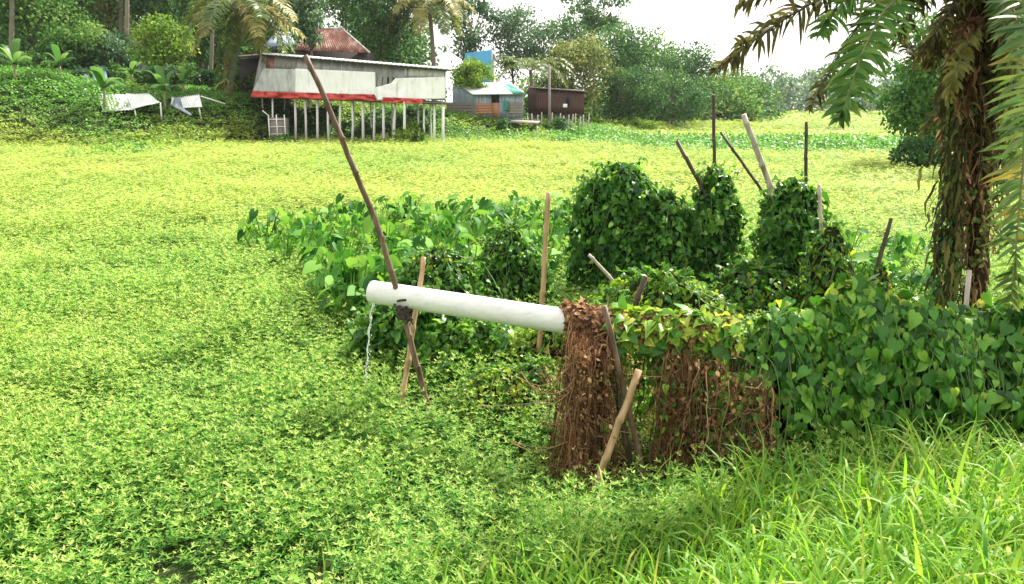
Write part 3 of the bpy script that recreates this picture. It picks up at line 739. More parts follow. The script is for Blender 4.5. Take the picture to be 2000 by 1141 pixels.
curtain('dark brown dead vine below the left edge of the heart leaf hedge', 1400, 1485, 5.66, 5.58, (.68, .70), 290, 3, green=.9, thick=.3, ragged=.45, leafn=4500)
curtain('thin dry vine veil in the dark gap behind the crossed props', 1195, 1300, 6.15, 6.0, (.85, .85), 45, 4, green=.5, thick=.2, ragged=.6, leafn=350)
# dead vine wrapped over the pipe end, and the leafy top of the vine covered pipe
def topping(label, px0, px1, py0, py1, Y0, Y1, n, seed, mats, leaf, rad, name):
    r = np.random.default_rng(400 + seed); a, b_ = at(px0, py0, Y=Y0), at(px1, py1, Y=Y1)
    root = empty(name, (a + b_) / 2, label, 'vine')
    for part, mt, share, tm, s_, rr in mats:
        k = int(n * share); u = r.random(k); an = r.uniform(-.5, math.pi + .5, k); q_ = rad * rr * r.uniform(.75, 1.15, k) * (1 + .4 * (vnoise(u * 8, an, 1, seed) - .5))
        c = np.array(tuple(a)) * (1 - u[:, None]) + np.array(tuple(b_)) * u[:, None]
        O = np.stack([np.zeros(k), -np.cos(an), np.sin(an)], -1); P = c + O * q_[:, None] * np.array([1, 1, 1.0])
        mb = MB(); leaves(mb, tm, P, np.stack([r.normal(size=k) * .7, -np.cos(an) * .8, -.35 + r.normal(size=k) * .4], -1), O + r.normal(size=(k, 3)) * .4 + np.array([0, 0, .4]), s_ * r.uniform(.6, 1.3, k), np.clip(r.normal(.5, .25, k), 0, 1))
        if part == 'dead_vines':
            for q2 in range(90):
                t = np.linspace(-.7, math.pi + .6, 8); u0 = r.random(); cc = np.array(tuple(a)) * (1 - u0) + np.array(tuple(b_)) * u0
                tube(mb, cc + np.stack([np.linspace(0, r.normal() * .1, 8), -np.cos(t) * rad * .95, np.sin(t) * rad * .95], -1), r.uniform(.003, .007), 4, False)
        mb.build(part, M[mt], root)
    return root
topping('rust brown dead vine wrapped over the end of the white pipe', 1106, 1195, 628, 637, 6.0, 5.84, 1700, 1, [('dead_vines', 'dry', 1, OVAL, .05, 1.0)], .05, .125, 'dead_vine_wrap')
topping('lime leaved vine creeping along the top of the covered pipe', 1185, 1430, 640, 660, 5.86, 5.6, 1700, 2,
        [('sunlit_tint_leaves', 'vine_sunny', .42, HEART, .065, 1.15), ('dead_vines', 'dry', 1.5, OVAL, .045, 1.02), ('heart_leaves', 'heart', .10, HEART, .10, 1.25)], .06, .13, 'pipe_top_vine')  # lime share is coloured as sunlit leaves

# ------------------------------------------------------------------ the heart leaf hedge on the right
def hedge():
    r = np.random.default_rng(77)
    ax = np.array([1.35, 1.7, 2.0, 2.3, 2.75, 3.2, 3.9, 5.2]); ay = np.array([5.75, 5.72, 5.7, 5.7, 5.65, 5.65, 5.65, 5.65]); ah = np.array([.78, .92, 1.14, 1.28, 1.10, 1.04, 1.12, 1.10])
    root = empty('vine_hedge', Vector((2.9, 5.85, gz(2.9, 5.85))), 'long hedge of big dark heart shaped vine leaves at the right of the pipe', 'hedge')
    def surf(x, s, k):      # s 0..1 from the front foot over the top to the back foot
        h = np.interp(x, ax, ah) * (1 + .34 * (vnoise(x, s * 0, .34, 71) - .5)); y0 = np.interp(x, ax, ay); th = s * math.pi
        w = .40 * (1 + .9 * (vnoise(x, s * 3, .42, 72) - .5)) * k
        cz = np.sign(np.sin(th)) * np.abs(np.sin(th)) ** .55
        zg = ground_z(x, y0 - .3)
        return np.stack([x, y0 - w * np.cos(th) * (1 - .25 * np.sin(th)), np.maximum(zg, 0) * .4 + h * cz * (.55 + .45 * k) - .02], -1)
    nx_, ns = 30, 14
    Xg, Sg = np.meshgrid(np.linspace(1.5, 5.2, nx_), np.linspace(0, 1, ns), indexing='ij'); V = surf(Xg, Sg, .52).reshape(-1, 3)
    i, j = np.meshgrid(np.arange(nx_ - 1), np.arange(ns - 1), indexing='ij')
    MB().add(V, [np.stack([i * ns + j, i * ns + j + 1, (i + 1) * ns + j + 1, (i + 1) * ns + j], -1).reshape(-1, 4)]).build('shade_core', M['shade_tangle'], root, True)  # dark hull behind the leaves, shade put into its colour
    n = 9000; x = r.uniform(1.05, 5.2, n); x = np.where((x < 1.35) & (r.random(n) < .45), x + 1.2, x); s = np.where(r.random(n) < .8, r.random(n) ** .9 * .62, r.random(n)); k = 1 - .42 * r.random(n) ** 1.5 + .22 * (r.random(n) < .16) * r.random(n)
    P = surf(x, s, k); e = surf(x, np.clip(s + .02, 0, 1), k) - surf(x, np.clip(s - .02, 0, 1), k); T = nrm(e)
    N0 = np.cross(np.array([1., 0, 0]), T); N0 = N0 * np.sign((N0 * (P - np.stack([x, np.interp(x, ax, ay), .3 + 0 * x], -1))).sum(-1))[:, None]
    N_ = N0 + r.normal(size=(n, 3)) * .6 + np.array([0, -.1, .45]); A_ = -T * np.where(s < .5, 1, -1)[:, None] * .8 + np.array([0, -.3, -.5]) + np.stack([r.normal(size=n) * .7, r.normal(size=n) * .3, r.normal(size=n) * .3], -1)
    edge = ss(1.2, 2.0, x); sz = (.042 + .031 * edge) * np.clip(np.exp(r.normal(0, .34, n)), .4, 1.6); rn = np.clip(r.normal(.46, .26, n), 0, 1)
    low = (x < 1.9) & (s < .22) & (r.random(n) < .75); sz = np.where(low, .001, sz)
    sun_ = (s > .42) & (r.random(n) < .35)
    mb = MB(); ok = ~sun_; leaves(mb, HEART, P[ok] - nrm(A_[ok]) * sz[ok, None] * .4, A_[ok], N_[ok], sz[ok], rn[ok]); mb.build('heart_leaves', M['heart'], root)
    mb = MB(); leaves(mb, HEART, P[sun_], A_[sun_], N_[sun_], sz[sun_] * .8, rn[sun_]); mb.build('sunlit_tint_leaves', M['vine_sunny'], root)  # top of the hedge, sunlight painted into the leaf colour
    mb = MB()
    for q_ in range(110):
        x0 = r.uniform(1.4, 5.1); ssq = np.linspace(.02, r.uniform(.3, .6), 8)
        tube(mb, surf(x0 + .15 * np.sin(ssq * 6 + q_) + 0 * ssq, ssq, 1.02 - .2 * r.random()) , .004, 4, False)
    mb.build('runners', M['stem'], root)
hedge()

# ------------------------------------------------------------------ taro patch
def taro_mesh(k):
    r = np.random.default_rng(500 + k); mb = MB(); nl = r.integers(5, 9)
    P, A, N_, S = [], [], [], []
    for q_ in range(nl):
        a = q_ * 6.283 / nl + r.normal() * .4; h = r.uniform(.30, .72); o = r.uniform(.08, .26)
        top = np.array([math.cos(a) * o, math.sin(a) * o, h])
        t = np.linspace(0, 1, 5)[:, None]; tube(mb, top * np.concatenate([t ** 1.7, t ** 1.7, t], -1), np.linspace(.012, .006, 5), 5, False, rnd=.75)
        P.append(top); A.append((math.cos(a), math.sin(a), r.uniform(-1.3, .3))); N_.append((math.cos(a) * .8 + r.normal() * .4, math.sin(a) * .8 + r.normal() * .4, .9)); S.append(r.uniform(.10, .21))
    leaves(mb, TARO, P, A, N_, np.array(S), rng=r)
    return mb.mesh('taro_plant', M['taro'], True)
tm = [taro_mesh(k) for k in range(9)]
def taro(x, y, s, label, group):
    o = bpy.data.objects.new('taro_plant', tm[RNG.integers(0, 9)]); COL.objects.link(o)
    o.location = (x, y, gz(x, y) - .04); o.scale = (s, s, s); o.rotation_euler = (RNG.normal() * .1, RNG.normal() * .1, RNG.random() * 6.28)
    tag(o, label, 'plant', group)
n = 0
while n < 230:
    y = RNG.uniform(8.9, 17.2); pxl = np.interp(y, [8.9, 10, 12, 14, 17.2], [680, 640, 570, 490, 640]); pxr = np.interp(y, [8.9, 9.6, 10.4, 11.2, 17.2], [745, 800, 930, 1120, 1120])
    pxx = RNG.uniform(pxl, pxr) + RNG.normal() * 12
    p = at(pxx, 500, Y=y)
    taro(p.x, y, RNG.uniform(.75, 1.25), 'broad leaved taro plant in the patch behind the white pipe', 'taro patch behind the pipe'); n += 1
for _ in range(34):
    y = RNG.uniform(9.8, 13.0); p = at(RNG.uniform(1625, 1800) , 500, Y=y)
    taro(p.x, y, RNG.uniform(.7, 1.1), 'taro plant in the cluster behind the leafy hedge at right', 'taro cluster behind the hedge')

# ------------------------------------------------------------------ trees
PAL = {
    'dark': [(.014, .055, .018), (.032, .105, .028), (.07, .17, .04), (.15, .26, .08)],
    'mid': [(.024, .09, .02), (.055, .165, .03), (.12, .24, .045), (.23, .33, .09)],
    'lime': [(.055, .14, .018), (.12, .24, .03), (.22, .34, .045), (.36, .42, .10)],
    'olive': [(.035, .07, .02), (.09, .14, .03), (.19, .23, .06), (.33, .32, .12)],
    'blue': [(.02, .065, .03), (.05, .12, .055), (.10, .19, .085), (.19, .28, .15)],
}
PAL = {k: [tuple(c * 1.02 for c in q) for q in v] for k, v in PAL.items()}
for k_, v_ in PAL.items(): M['crown_' + k_] = leafmat('crown_' + k_, v_, .30, .6, spec=.15, vary=.55, vscale=.35)

def tree(label, px, Y, top, bot, w, pal='mid', leaf=.30, n=5200, seed=0, sparse=0.0, name='tree', trunk_r=.16, clumps=20, tall=1.0, droop=.35, zbase=None):
    """crown fills pixel rows top..bot and width w at distance Y; real trunk and limbs below it"""
    r = np.random.default_rng(1000 + seed)
    ct, cb = at(px, top, Y=Y), at(px, bot, Y=Y); x0 = ct.x
    zb = gz(x0, Y) if zbase is None else zbase
    root = empty(name, Vector((x0, Y, zb)), label, 'tree' if name != 'bush' else 'bush')
    zc, hh, hw = (ct.z + cb.z) / 2, (ct.z - cb.z) / 2, w / FPX * Y / 2
    # clump centres in the crown
    C = []
    while len(C) < clumps:
        v = r.uniform(-1, 1, 3)
        if np.linalg.norm(v) < 1 and (np.linalg.norm(v) > .30):
            C.append(v)
    C = np.array(C); C[:, 0] *= hw * .84; C[:, 1] *= hw * .80; C[:, 2] *= hh * .84
    R = r.uniform(.16, .44, clumps) * min(hw, hh * 1.2) * (1 - .30 * sparse)
    C = C + np.array([x0, Y, zc])
    mb = MB()
    H = zc - hh * .3 - zb
    bend = r.normal(size=2) * .05 * H
    T = [(x0 + bend[0] * t + (C[:, 0].mean() - x0) * t * .3, Y + bend[1] * t, zb - .2 + (H + .2) * t) for t in np.linspace(0, 1, 6)]
    tube(mb, T, np.linspace(trunk_r, trunk_r * .6, 6), 8)
    tp = np.array(T[-1])
    for c_ in C[:: max(1, clumps // 14)]:
        s_ = np.array(T[r.integers(3, 6)]); mid = (s_ + c_) / 2 + np.array([0, 0, -.08 * hh]) + r.normal(size=3) * .08 * hw
        tube(mb, [s_, mid, c_, c_ + (c_ - mid) * .4], [trunk_r * .45, trunk_r * .3, trunk_r * .16, trunk_r * .06], 5)
    mb.build('trunk', M['bark'], root, True)
    wt = R ** 2; wt /= wt.sum(); ci = r.choice(clumps, n, p=wt)
    d = nrm(r.normal(size=(n, 3))); q_ = R[ci] * r.random(n) ** .42 * (1 + .25 * r.normal(size=n) * .6)
    P = C[ci] + d * q_[:, None] * np.array([1.12, 1.12, .85])
    N_ = d * .7 + r.normal(size=(n, 3)) * .55 + np.array([0, 0, .55]); A_ = d * .6 + r.normal(size=(n, 3)) * .7 + np.array([0, 0, -droop])
    ctint = r.normal(0, .13, clumps)
    mb = MB(); leaves(mb, OVAL, P, A_, N_, leaf * r.uniform(.6, 1.35, n), np.clip(r.normal(.42, .2, n) + ctint[ci], 0, 1)); mb.build('crown', M['crown_' + pal], root)
    return root

TREES = [   # label, px, Y, top, bot, width, palette, leaf, n, sparse
    ('mid green leafy tree at the far left edge behind a thin pale trunk', 50, 74, -90, 128, 190, 'mid', .30, 5600, 0),
    ('shadowy dark tree behind the banana plants at the far left', 112, 82, -110, 110, 170, 'dark', .32, 5200, 0),
    ('bright green rounded tree above the left bank beside the banana plants', 140, 70, 40, 140, 130, 'mid', .26, 4200, 0),
    ('dense dark bush like tree beside the tall striped palm trunk on the left', 212, 71, 48, 150, 100, 'blue', .24, 4200, 0),
    ('tall dark tree top cut by the frame between the pale palm trunks', 190, 88, -140, 60, 170, 'olive', .34, 4600, .2),
    ('slim lime green tree standing above the crumpled tin shelters', 318, 68, 18, 172, 110, 'lime', .24, 4600, .1),
    ('dark olive tree reaching out of frame above the slim lime tree', 300, 86, -140, 70, 170, 'dark', .34, 4800, .2),
    ('dark green tree directly left of the drooping coconut palm', 375, 78, -80, 128, 110, 'dark', .28, 4600, .1),
    ('yellow green airy tree behind the drooping coconut palm', 432, 86, -110, 90, 120, 'lime', .30, 4000, .3),
    ('dark tree with a drooping tip in front of the rusty roof', 592, 70, -90, 92, 95, 'blue', .26, 4600, 0),
    ('tall tree top between the coconut palm and the rusty roof', 520, 92, -150, 62, 170, 'dark', .34, 5000, .1),
    ('large dark green broadleaf tree towering right of the rusty roof', 752, 84, -120, 122, 190, 'dark', .32, 7600, 0),
    ('mid green tree showing over the ridge of the rusty roof', 670, 92, -120, 60, 130, 'mid', .32, 5000, 0),
    ('loose dark tree with sky gaps right of the yellowing palm', 905, 96, -90, 128, 130, 'blue', .32, 3600, .4),
    ('lime bush tree in front of the sky blue sheet', 925, 73, 118, 178, 90, 'lime', .22, 2600, 0),
    ('upright dark tree behind the white roofed tin hut', 1008, 98, -6, 150, 133, 'blue', .30, 4200, .3),
    ('olive tree spreading right behind the dark brown hut', 1118, 86, 54, 215, 150, 'olive', .26, 6000, 0),
    ('pale green slim tree between the small palm and the big round tree', 1085, 100, 28, 150, 127, 'mid', .28, 3600, .3),
    ('very tall airy tree with its leafy top alone against the sky', 1168, 108, -45, 72, 135, 'dark', .34, 3000, .5),
    ('big rounded mid green tree in the middle of the far bank', 1205, 96, 24, 190, 174, 'mid', .30, 6400, 0),
    ('bright lime tree top behind the big rounded tree', 1285, 118, 62, 200, 127, 'lime', .34, 4200, 0),
    ('low dark tree right of the dark brown hut with shade below', 1235, 88, 114, 240, 150, 'dark', .26, 4600, 0),
    ('dark rounded tree at the right end of the far tree belt', 1345, 102, 78, 238, 133, 'dark', .28, 5200, 0),
    ('soft green bushy tree in front of the right end of the tree belt', 1315, 92, 131, 242, 139, 'mid', .26, 4200, 0),
    ('hazy umbrella topped tree standing alone right of the tree belt', 1450, 135, 130, 250, 140, 'mid', .36, 4200, .3),
    ('pale low tree at the right foot of the hazy umbrella topped tree', 1500, 128, 195, 252, 90, 'blue', .34, 2400, 0),
]
for k, (lb, px, Y, tp, bt, w, pal, lf, n, sp) in enumerate(TREES):
    tree(lb, px, Y, tp, bt, w * 1.08, ({'mid': 'dark', 'lime': 'mid'}.get(pal, pal) if 1000 <= px < 1400 else pal), lf, int(n * 1.25), k, sp, clumps=20 if sp > .3 else 34, name='tree')
tree('large feathery dark tree behind the shaggy palm at right', 1822, 36, 20, 318, 200, 'mid', .17, 11000, 60, 0, droop=.9, clumps=30)
tree('dark bush at the foot of the feathery tree by the right field edge', 1800, 33, 262, 345, 100, 'dark', .14, 3200, 61, 0, name='bush', trunk_r=.05)
tree('broad mid green tree behind the fronds at the right frame edge', 1990, 30, -40, 300, 190, 'mid', .18, 6500, 62, 0, droop=.8, clumps=26)
tree('bright lime shrub on the far bank right of the bamboo stake fence', 1195, 84, 228, 258, 90, 'lime', .2, 1900, 63, 0, name='bush', trunk_r=.05)
tree('yellow green shrub below the bushy tree on the far bank', 1258, 84, 231, 258, 70, 'lime', .2, 1600, 64, 0, name='bush', trunk_r=.05)
tree('dark shrub at the corner of the dark brown hut', 1085, 69, 228, 268, 46, 'dark', .16, 1400, 65, 0, name='bush', trunk_r=.04)
tree('dark shrub in front of the white roofed tin hut', 985, 67, 230, 262, 44, 'dark', .16, 1400, 66, 0, name='bush', trunk_r=.04)
tree('yellow green bush below the stilts at the right end of the long house', 800, 58.5, 240, 285, 80, 'lime', .17, 1800, 67, 0, name='bush', trunk_r=.04)
tree('dark green bush in the shade under the middle of the stilt house', 690, 62.5, 236, 272, 90, 'dark', .17, 1800, 68, 0, name='bush', trunk_r=.04)
for k, px in enumerate((585, 640, 745, 815)):  # extra shrubs, put in to darken the space below the floor
    tree('dark shrub added to deepen the shade at the back under the stilt house', px, 65.5, 205, 262, 92, 'dark', .2, 2200, 120 + k, 0, name='bush', trunk_r=.04)["group"] = 'added darkening shrubs under the stilt house'
tree('dark green bush below the woven enclosure', 548, 58, 262, 292, 66, 'mid', .15, 1500, 69, 0, name='bush', trunk_r=.04)

# understorey shrubs in the shade of the left trees
for k in range(15):
    px = 5 + k * 36 + RNG.normal() * 8; Yk = RNG.uniform(63, 72); x_ = at(px, 150, Y=Yk).x; zk = gz(x_, Yk)
    pyb = 570.5 - FPX * math.tan(math.atan((zk - CAMZ) / Yk) + PITCH); hh = RNG.uniform(34, 58)
    o = tree('dark shrub in the shade below the trees on the left bank', px, Yk, pyb - hh, pyb + 6, RNG.uniform(52, 84), ('dark', 'blue', 'mid', 'dark')[k % 4], .22, 2300, 80 + k, 0, name='bush', trunk_r=.05)
    o["group"] = 'shade shrubs of the left bank'

# far woods: two masses nobody could count
def woods(name, x0, x1, y0, y1, hs, rs, n, ls, seed, mat, m_=170, zb=0):
    r = np.random.default_rng(seed); mb = MB()
    P = []; A = []; N_ = []; S = []
    for k in range(n):
        x = r.uniform(x0, x1); y = r.uniform(y0, y1); h = r.uniform(*hs) * (1 + .3 * (vnoise(x, 0, (x1 - x0) / 9, 2) - .5)); rr = r.uniform(*rs)
        d = nrm(r.normal(size=(m_, 3))); z0 = gz(x, y)
        P.append(np.array([x, y, z0 + h - rr]) + d * rr * np.array([1, 1, 1.25]) * r.random((m_, 1)) ** .3); A.append(d + r.normal(size=(m_, 3)) * .6); N_.append(d + r.normal(size=(m_, 3)) * .4 + [0, 0, .4]); S.append(r.uniform(*ls, m_))
        tube(mb, [(x, y, z0 - .3), (x, y, z0 + h - rr)], .22, 5, False, rnd=.1)
        q_ = m_ // 2
        P.append(np.stack([x + r.normal(size=q_) * rr, y + r.normal(size=q_) * 2, z0 + r.uniform(0, max(.5, h - rr), q_)], -1)); A.append(r.normal(size=(q_, 3))); N_.append(r.normal(size=(q_, 3)) + [0, -.5, .5]); S.append(r.uniform(*ls, q_) * .9)
    leaves(mb, OVAL, np.concatenate(P), np.concatenate(A), np.concatenate(N_), np.concatenate(S), rng=r)
    return mb.build(name, M[mat])
tag(woods('far_woods', 40, 330, 290, 420, (9, 19), (3, 6.5), 170, (.8, 1.9), 4, 'crown_blue'), 'hazy line of far woods beyond the fields at right', 'woods', kind='stuff')
tag(woods('dense_woods', -95, -12, 98, 125, (6, 13), (2.2, 4.2), 120, (.35, .7), 6, 'crown_dark', 520), 'dense shadowy woods closing the view behind the houses and left bank', 'woods', kind='stuff')
tag(woods('bank_thicket', 2, 34, 112, 128, (3, 6.5), (1.6, 3), 50, (.3, .6), 9, 'crown_mid', 420), 'thicket closing the view behind the tree belt right of the huts', 'thicket', kind='stuff')

# ------------------------------------------------------------------ palms
def frond(parent, ctrl, leaf, width, nl, mat, rib='rachis', hang=.6, seed=0, r0=.03, spread=1.0, name='frond', side=(1, 1), jit=.18):
    """a palm frond: a curved rib with leaflets on both sides; ctrl = points along the rib"""
    r = np.random.default_rng(2000 + seed)
    C = np.array([tuple(p) for p in ctrl], float); t = np.linspace(0, 1, len(C))
    tt = np.linspace(0, 1, 40)
    if len(C) == 3:
        R = ((1 - tt)[:, None] ** 2) * C[0] + 2 * ((1 - tt) * tt)[:, None] * C[1] + (tt[:, None] ** 2) * C[2]
    else:
        R = np.stack([np.interp(tt, t, C[:, k]) for k in range(3)], -1)
        for _ in range(3): R[1:-1] = (R[:-2] + 2 * R[1:-1] + R[2:]) / 4
    mb = MB(); tube(mb, R, np.linspace(r0, r0 * .2, 40), 5)
    fr = mb.build(name, M[rib], parent, True)
    u = np.linspace(.12, .995, nl); Pm = np.stack([np.interp(u, tt, R[:, k]) for k in range(3)], -1); Tn = nrm(np.stack([np.interp(u, tt, np.gradient(R[:, k])) for k in range(3)], -1))
    up = np.array([0, 0, 1.]); sd = nrm(np.cross(Tn, up) + 1e-4)
    mb = MB(); K = 5
    for sgn, amt in zip((-1, 1), side):
        if not amt: continue
        ln = leaf * amt * (np.sin(np.clip(u * .92 + .08, 0, 1) * math.pi) ** .45 * .75 + .25) * r.uniform(.75, 1.15, nl)
        d = nrm(sd * sgn * spread + Tn * .45 + up * .15 + r.normal(size=(nl, 3)) * jit); P = Pm.copy(); rows = []; ns = np.cross(d, Tn); wv = nrm(np.cross(d, np.cross(d, Tn)) + r.normal(size=(nl, 3)) * .2)
        rr = np.clip(r.normal(.42, .22, nl), 0, 1)
        for k in range(K):
            s_ = k / (K - 1); w = width * (math.sin(min(1, s_ * .85 + .18) * math.pi) ** .6) * .5 + .0008
            rows += [P - wv * w, P + wv * w]; P = P + d * (ln / (K - 1))[:, None]; d = nrm(d + np.array([0, 0, -1.]) * hang * (.5 + s_) * r.uniform(.6, 1.3, nl)[:, None] * .75)
        V = np.stack(rows, 1); F = np.concatenate([np.arange(nl)[:, None] * 2 * K + np.array([2 * k, 2 * k + 1, 2 * k + 3, 2 * k + 2])[None] for k in range(K - 1)])
        mb.add(V.reshape(-1, 3), [F], np.repeat(rr, 2 * K))
    lf = mb.mesh('leaflets', M[mat], True)
    o = bpy.data.objects.new('leaflets', lf); COL.objects.link(o); o.parent = fr
    lf.transform(__import__('mathutils').Matrix.Translation(-parent.location))
    return fr

def coconut(label, base, top, nf, L, leaf, seed, mats, drp=(.2, 1.1), r=.16, width=.05, nl=38, tr='palmbark'):
    rg = np.random.default_rng(3000 + seed)
    root = empty('coconut_palm', base, label, 'palm tree')
    mb = MB(); b, t = np.array(tuple(base)), np.array(tuple(top)); n_ = 26; T = np.linspace(0, 1, n_)
    P = b - np.array([0, 0, .2]) + (t - b + np.array([0, 0, .2])) * T[:, None] + np.stack([np.sin(T * 3.1) * .18, 0 * T, 0 * T], -1)
    tube(mb, P, r * (1.25 - .45 * T) * (1 + .06 * (np.arange(n_) % 2)), 9); mb.build('trunk', M[tr], root, True)
    tp = Vector(tuple(P[-1]))
    for k in range(nf):
        a = k * 2.399 + rg.normal() * .2; e = rg.uniform(*drp); l = L * rg.uniform(.8, 1.1)
        up = math.cos(e) * .75; hv = Vector((math.cos(a), math.sin(a), 0))
        m_ = tp + hv * l * .55 + Vector((0, 0, l * up * .65)); en = tp + hv * l * (1.0 - .25 * math.sin(e) ** 2) + Vector((0, 0, l * (up * .35 - .75 * math.sin(e))))
        frond(root, [tp, m_, en], leaf, width, nl, mats[k % len(mats)], hang=.5, seed=seed * 40 + k, r0=.035)
    return root
b_ = at(447, 250, Y=64); b_.z = gz(b_.x, 64)
coco1 = coconut('drooping coconut palm with yellowing fronds left of the stilt house', b_, at(470, 20, Y=64), 19, 4.8, 1.25, 1, ['coco', 'coco_dry', 'coco'], (.5, 1.5), r=.19, width=.09, nl=66)
for k, (cp, lf) in enumerate([([(468, 18, 63.8), (446, 60, 63.2), (438, 140, 63), (446, 238, 63)], 1.1), ([(468, 18, 63.8), (452, 48, 63), (452, 120, 62.8), (458, 225, 62.8)], 1.0), ([(470, 16, 63.8), (492, 55, 63.2), (512, 85, 63), (519, 122, 63)], 1.3),
                              ([(470, 14, 63.8), (520, 18, 63.3), (560, 45, 63), (592, 72, 63)], 1.3), ([(470, 14, 63.8), (500, -8, 63.3), (540, 5, 63), (572, 34, 63)], 1.3), ([(468, 16, 63.8), (440, 30, 63.3), (428, 80, 63), (424, 150, 63)], 1.1)]):
    frond(coco1, [at(a_, b2_, Y=c_) for a_, b2_, c_ in cp], lf, .10, 74, 'coco_dry' if k in (0, 2, 3) else 'coco', hang=.55, seed=555 + k, r0=.04)
b_ = at(846, 140, Y=80); b_.z = gz(b_.x, 80)
coconut('yellowing coconut palm standing right behind the stilt house', b_, at(838, 12, Y=80), 17, 4.8, 1.2, 2, ['coco', 'coco_dry'], (.5, 1.5), r=.2, width=.09, nl=60)
b_ = at(1036, 160, Y=80); b_.z = gz(b_.x, 80)
coconut('small dark palm between the two tin huts', b_, at(1036, 140, Y=80), 14, 4.2, .8, 3, ['coco'], (.05, .95), r=.2, width=.07, nl=40)
for q_, (px, Y, lb, rr) in enumerate([(18, 70, 'tall thin palm with a bare pale trunk at the far left edge', .17), (243, 72, 'tall palm with a striped pale trunk between the left bank trees', .16),
                              (232, 84, 'slender palm with a grey trunk just left of the striped palm', .2), (408, 74, 'slim palm with a leaning grey trunk left of the drooping coconut palm', .14)]):
    b_ = at(px, 150, Y=Y); b_.z = gz(b_.x, Y)
    coconut(lb, b_, at(px + (6 if q_ == 3 else 0), -150 - 20 * q_, Y=Y), 12, 3.8, .8, 10 + q_, ['coco'], (.3, 1.3), r=rr, width=.06, nl=30)

def banana(label, px, py, Y, h, seed, s=1.0):
    r = np.random.default_rng(4000 + seed); p = gp(px, py)
    root = empty('banana_plant', p, label, 'plant')
    mb = MB(); T = np.linspace(0, 1, 6); tube(mb, [(p.x + .08 * t, p.y, p.z - .1 + h * .42 * t) for t in T], .12 * s * (1.1 - .5 * T), 8); mb.build('stem', M['banana_stem'], root, True)
    tp = Vector((p.x + .08, p.y, p.z + h * .38))
    for k in range(8):
        a = k * 2.399 + r.normal() * .3; L = h * r.uniform(.42, .66); lift = r.uniform(.6, 2.4); hv = np.array([math.cos(a), math.sin(a), 0])
        mb = MB(); K = 9; tt = np.linspace(0, 1, K); R = np.array(tuple(tp)) + hv * (tt * L * .75)[:, None] + np.array([0, 0, 1.]) * (L * (lift * tt - (lift * .42 + .35) * tt ** 2))[:, None]
        w = np.sin(np.clip(tt * .9 + .05, 0, 1) * math.pi) ** .6 * L * .16; sd = np.cross(hv, [0, 0, 1.])
        rows = np.stack([R - sd * w[:, None] - np.array([0, 0, .3]) * w[:, None], R, R + sd * w[:, None] - np.array([0, 0, .3]) * w[:, None]], 1).reshape(-1, 3)
        F = np.concatenate([[[3 * i_, 3 * i_ + 1, 3 * i_ + 4, 3 * i_ + 3], [3 * i_ + 1, 3 * i_ + 2, 3 * i_ + 5, 3 * i_ + 4]] for i_ in range(K - 1)])
        mb.add(rows, [F], r.random()); mb.build('leaf', M['banana_leaf'], root, True)
for k, a in enumerate([('pale banana plant at the far left below the thin bare palm', 30, 158, 64, 2.9), ('banana plant with an upright bright leaf on the left bank', 118, 158, 64, 2.7),
                       ('banana plant growing right through the crumpled tin shelter', 205, 212, 57.5, 3.5), ('banana plant between the two tin shelters', 322, 214, 57.2, 3.3), ('small banana plant behind the tilted white sheets', 358, 186, 62, 2.3),
                       ('banana plant in the shade behind the left tin shelter', 258, 170, 66, 2.4)]):
    banana(*a, seed=k)

# ------------------------------------------------------------------ the long stilt house
YF = lambda px: 57 + (870 - px) / 380 * 6
hp = lambda px, py, dy=0: at(px, py, Y=YF(px) + dy)
house = empty('stilt_house', Vector((hp(680, 200).x, 62, 0)), 'long patched grey house on thin white stilts, skirted in white and red tarps', 'house')
back = Vector((-.62, 6.0, 0.1))
mb = MB(); sheet(mb, hp(492, 184), hp(870, 196), hp(870, 138), hp(508, 108), 150, 4, corr(36, .025), .05); mb.build('front_wall', M['tin'], house)
mb = MB()
for a, b2 in (((870, 196), (870, 138)), ((508, 184), (508, 108))):
    p0, p1 = hp(*a) + Vector((-.06 if a[0] > 800 else .06, .12, 0)), hp(*b2) + Vector((-.06 if a[0] > 800 else .06, .12, 0)); slab(mb, [p0, p0 + back, p1 + back, p1], (.05 * (-1 if a[0] > 800 else 1), 0, 0))
p0, p1, p2, p3 = hp(508, 184) + back, hp(870, 196) + back, hp(870, 138) + back, hp(508, 108) + back
slab(mb, [p0, p1, p2, p3], (0, .06, 0)); mb.build('side_walls', M['darkwood'], house)
mb = MB(); f0, f1 = hp(490, 187), hp(872, 199); slab(mb, [f0, f1, f1 + back, f0 + back], (0, 0, -.14)); mb.build('floor', M['greywood'], house)
mb = MB(); e0, e1 = hp(512, 104, -.5), hp(880, 134.5, -.5); sheet(mb, e0, e1, e1 + back * 1.15 + Vector((0, 0, .3)), e0 + back * 1.15 + Vector((0, 0, .3)), 140, 3, corr(40, .02), .07); mb.build('roof', M['whitetin'], house)
mb = MB(); bar(mb, hp(512, 107, -.42), hp(880, 137.5, -.42), .09, .12); mb.build('eave_beam', M['darkwood'], house)
def wr(seed, amp=.05, fx=11):
    return lambda u, v: amp * (vnoise(u * fx, v * 2.2 + u * 2, 1, seed) - .5) * 2 + amp * .6 * np.sin(u * fx * 3.1 + 2 * vnoise(u * 5, v * 3, 1, seed + 3))
O = -.20
mb = MB(); sheet(mb, hp(493, 179, O), hp(577, 181, O), hp(577, 136, O), hp(515, 134, O), 40, 16, wr(3, .05, 5), .015); mb.build('grey_tarp', M['greytarp'], house, True)
mb = MB(); sheet(mb, hp(576, 182, O * 1.1), hp(733, 186, O * 1.1), hp(733, 141, O * 1.1), hp(577, 134, O * 1.1), 80, 18, wr(5, .045, 9), .015); mb.build('white_tarp', M['tarp'], house, True)
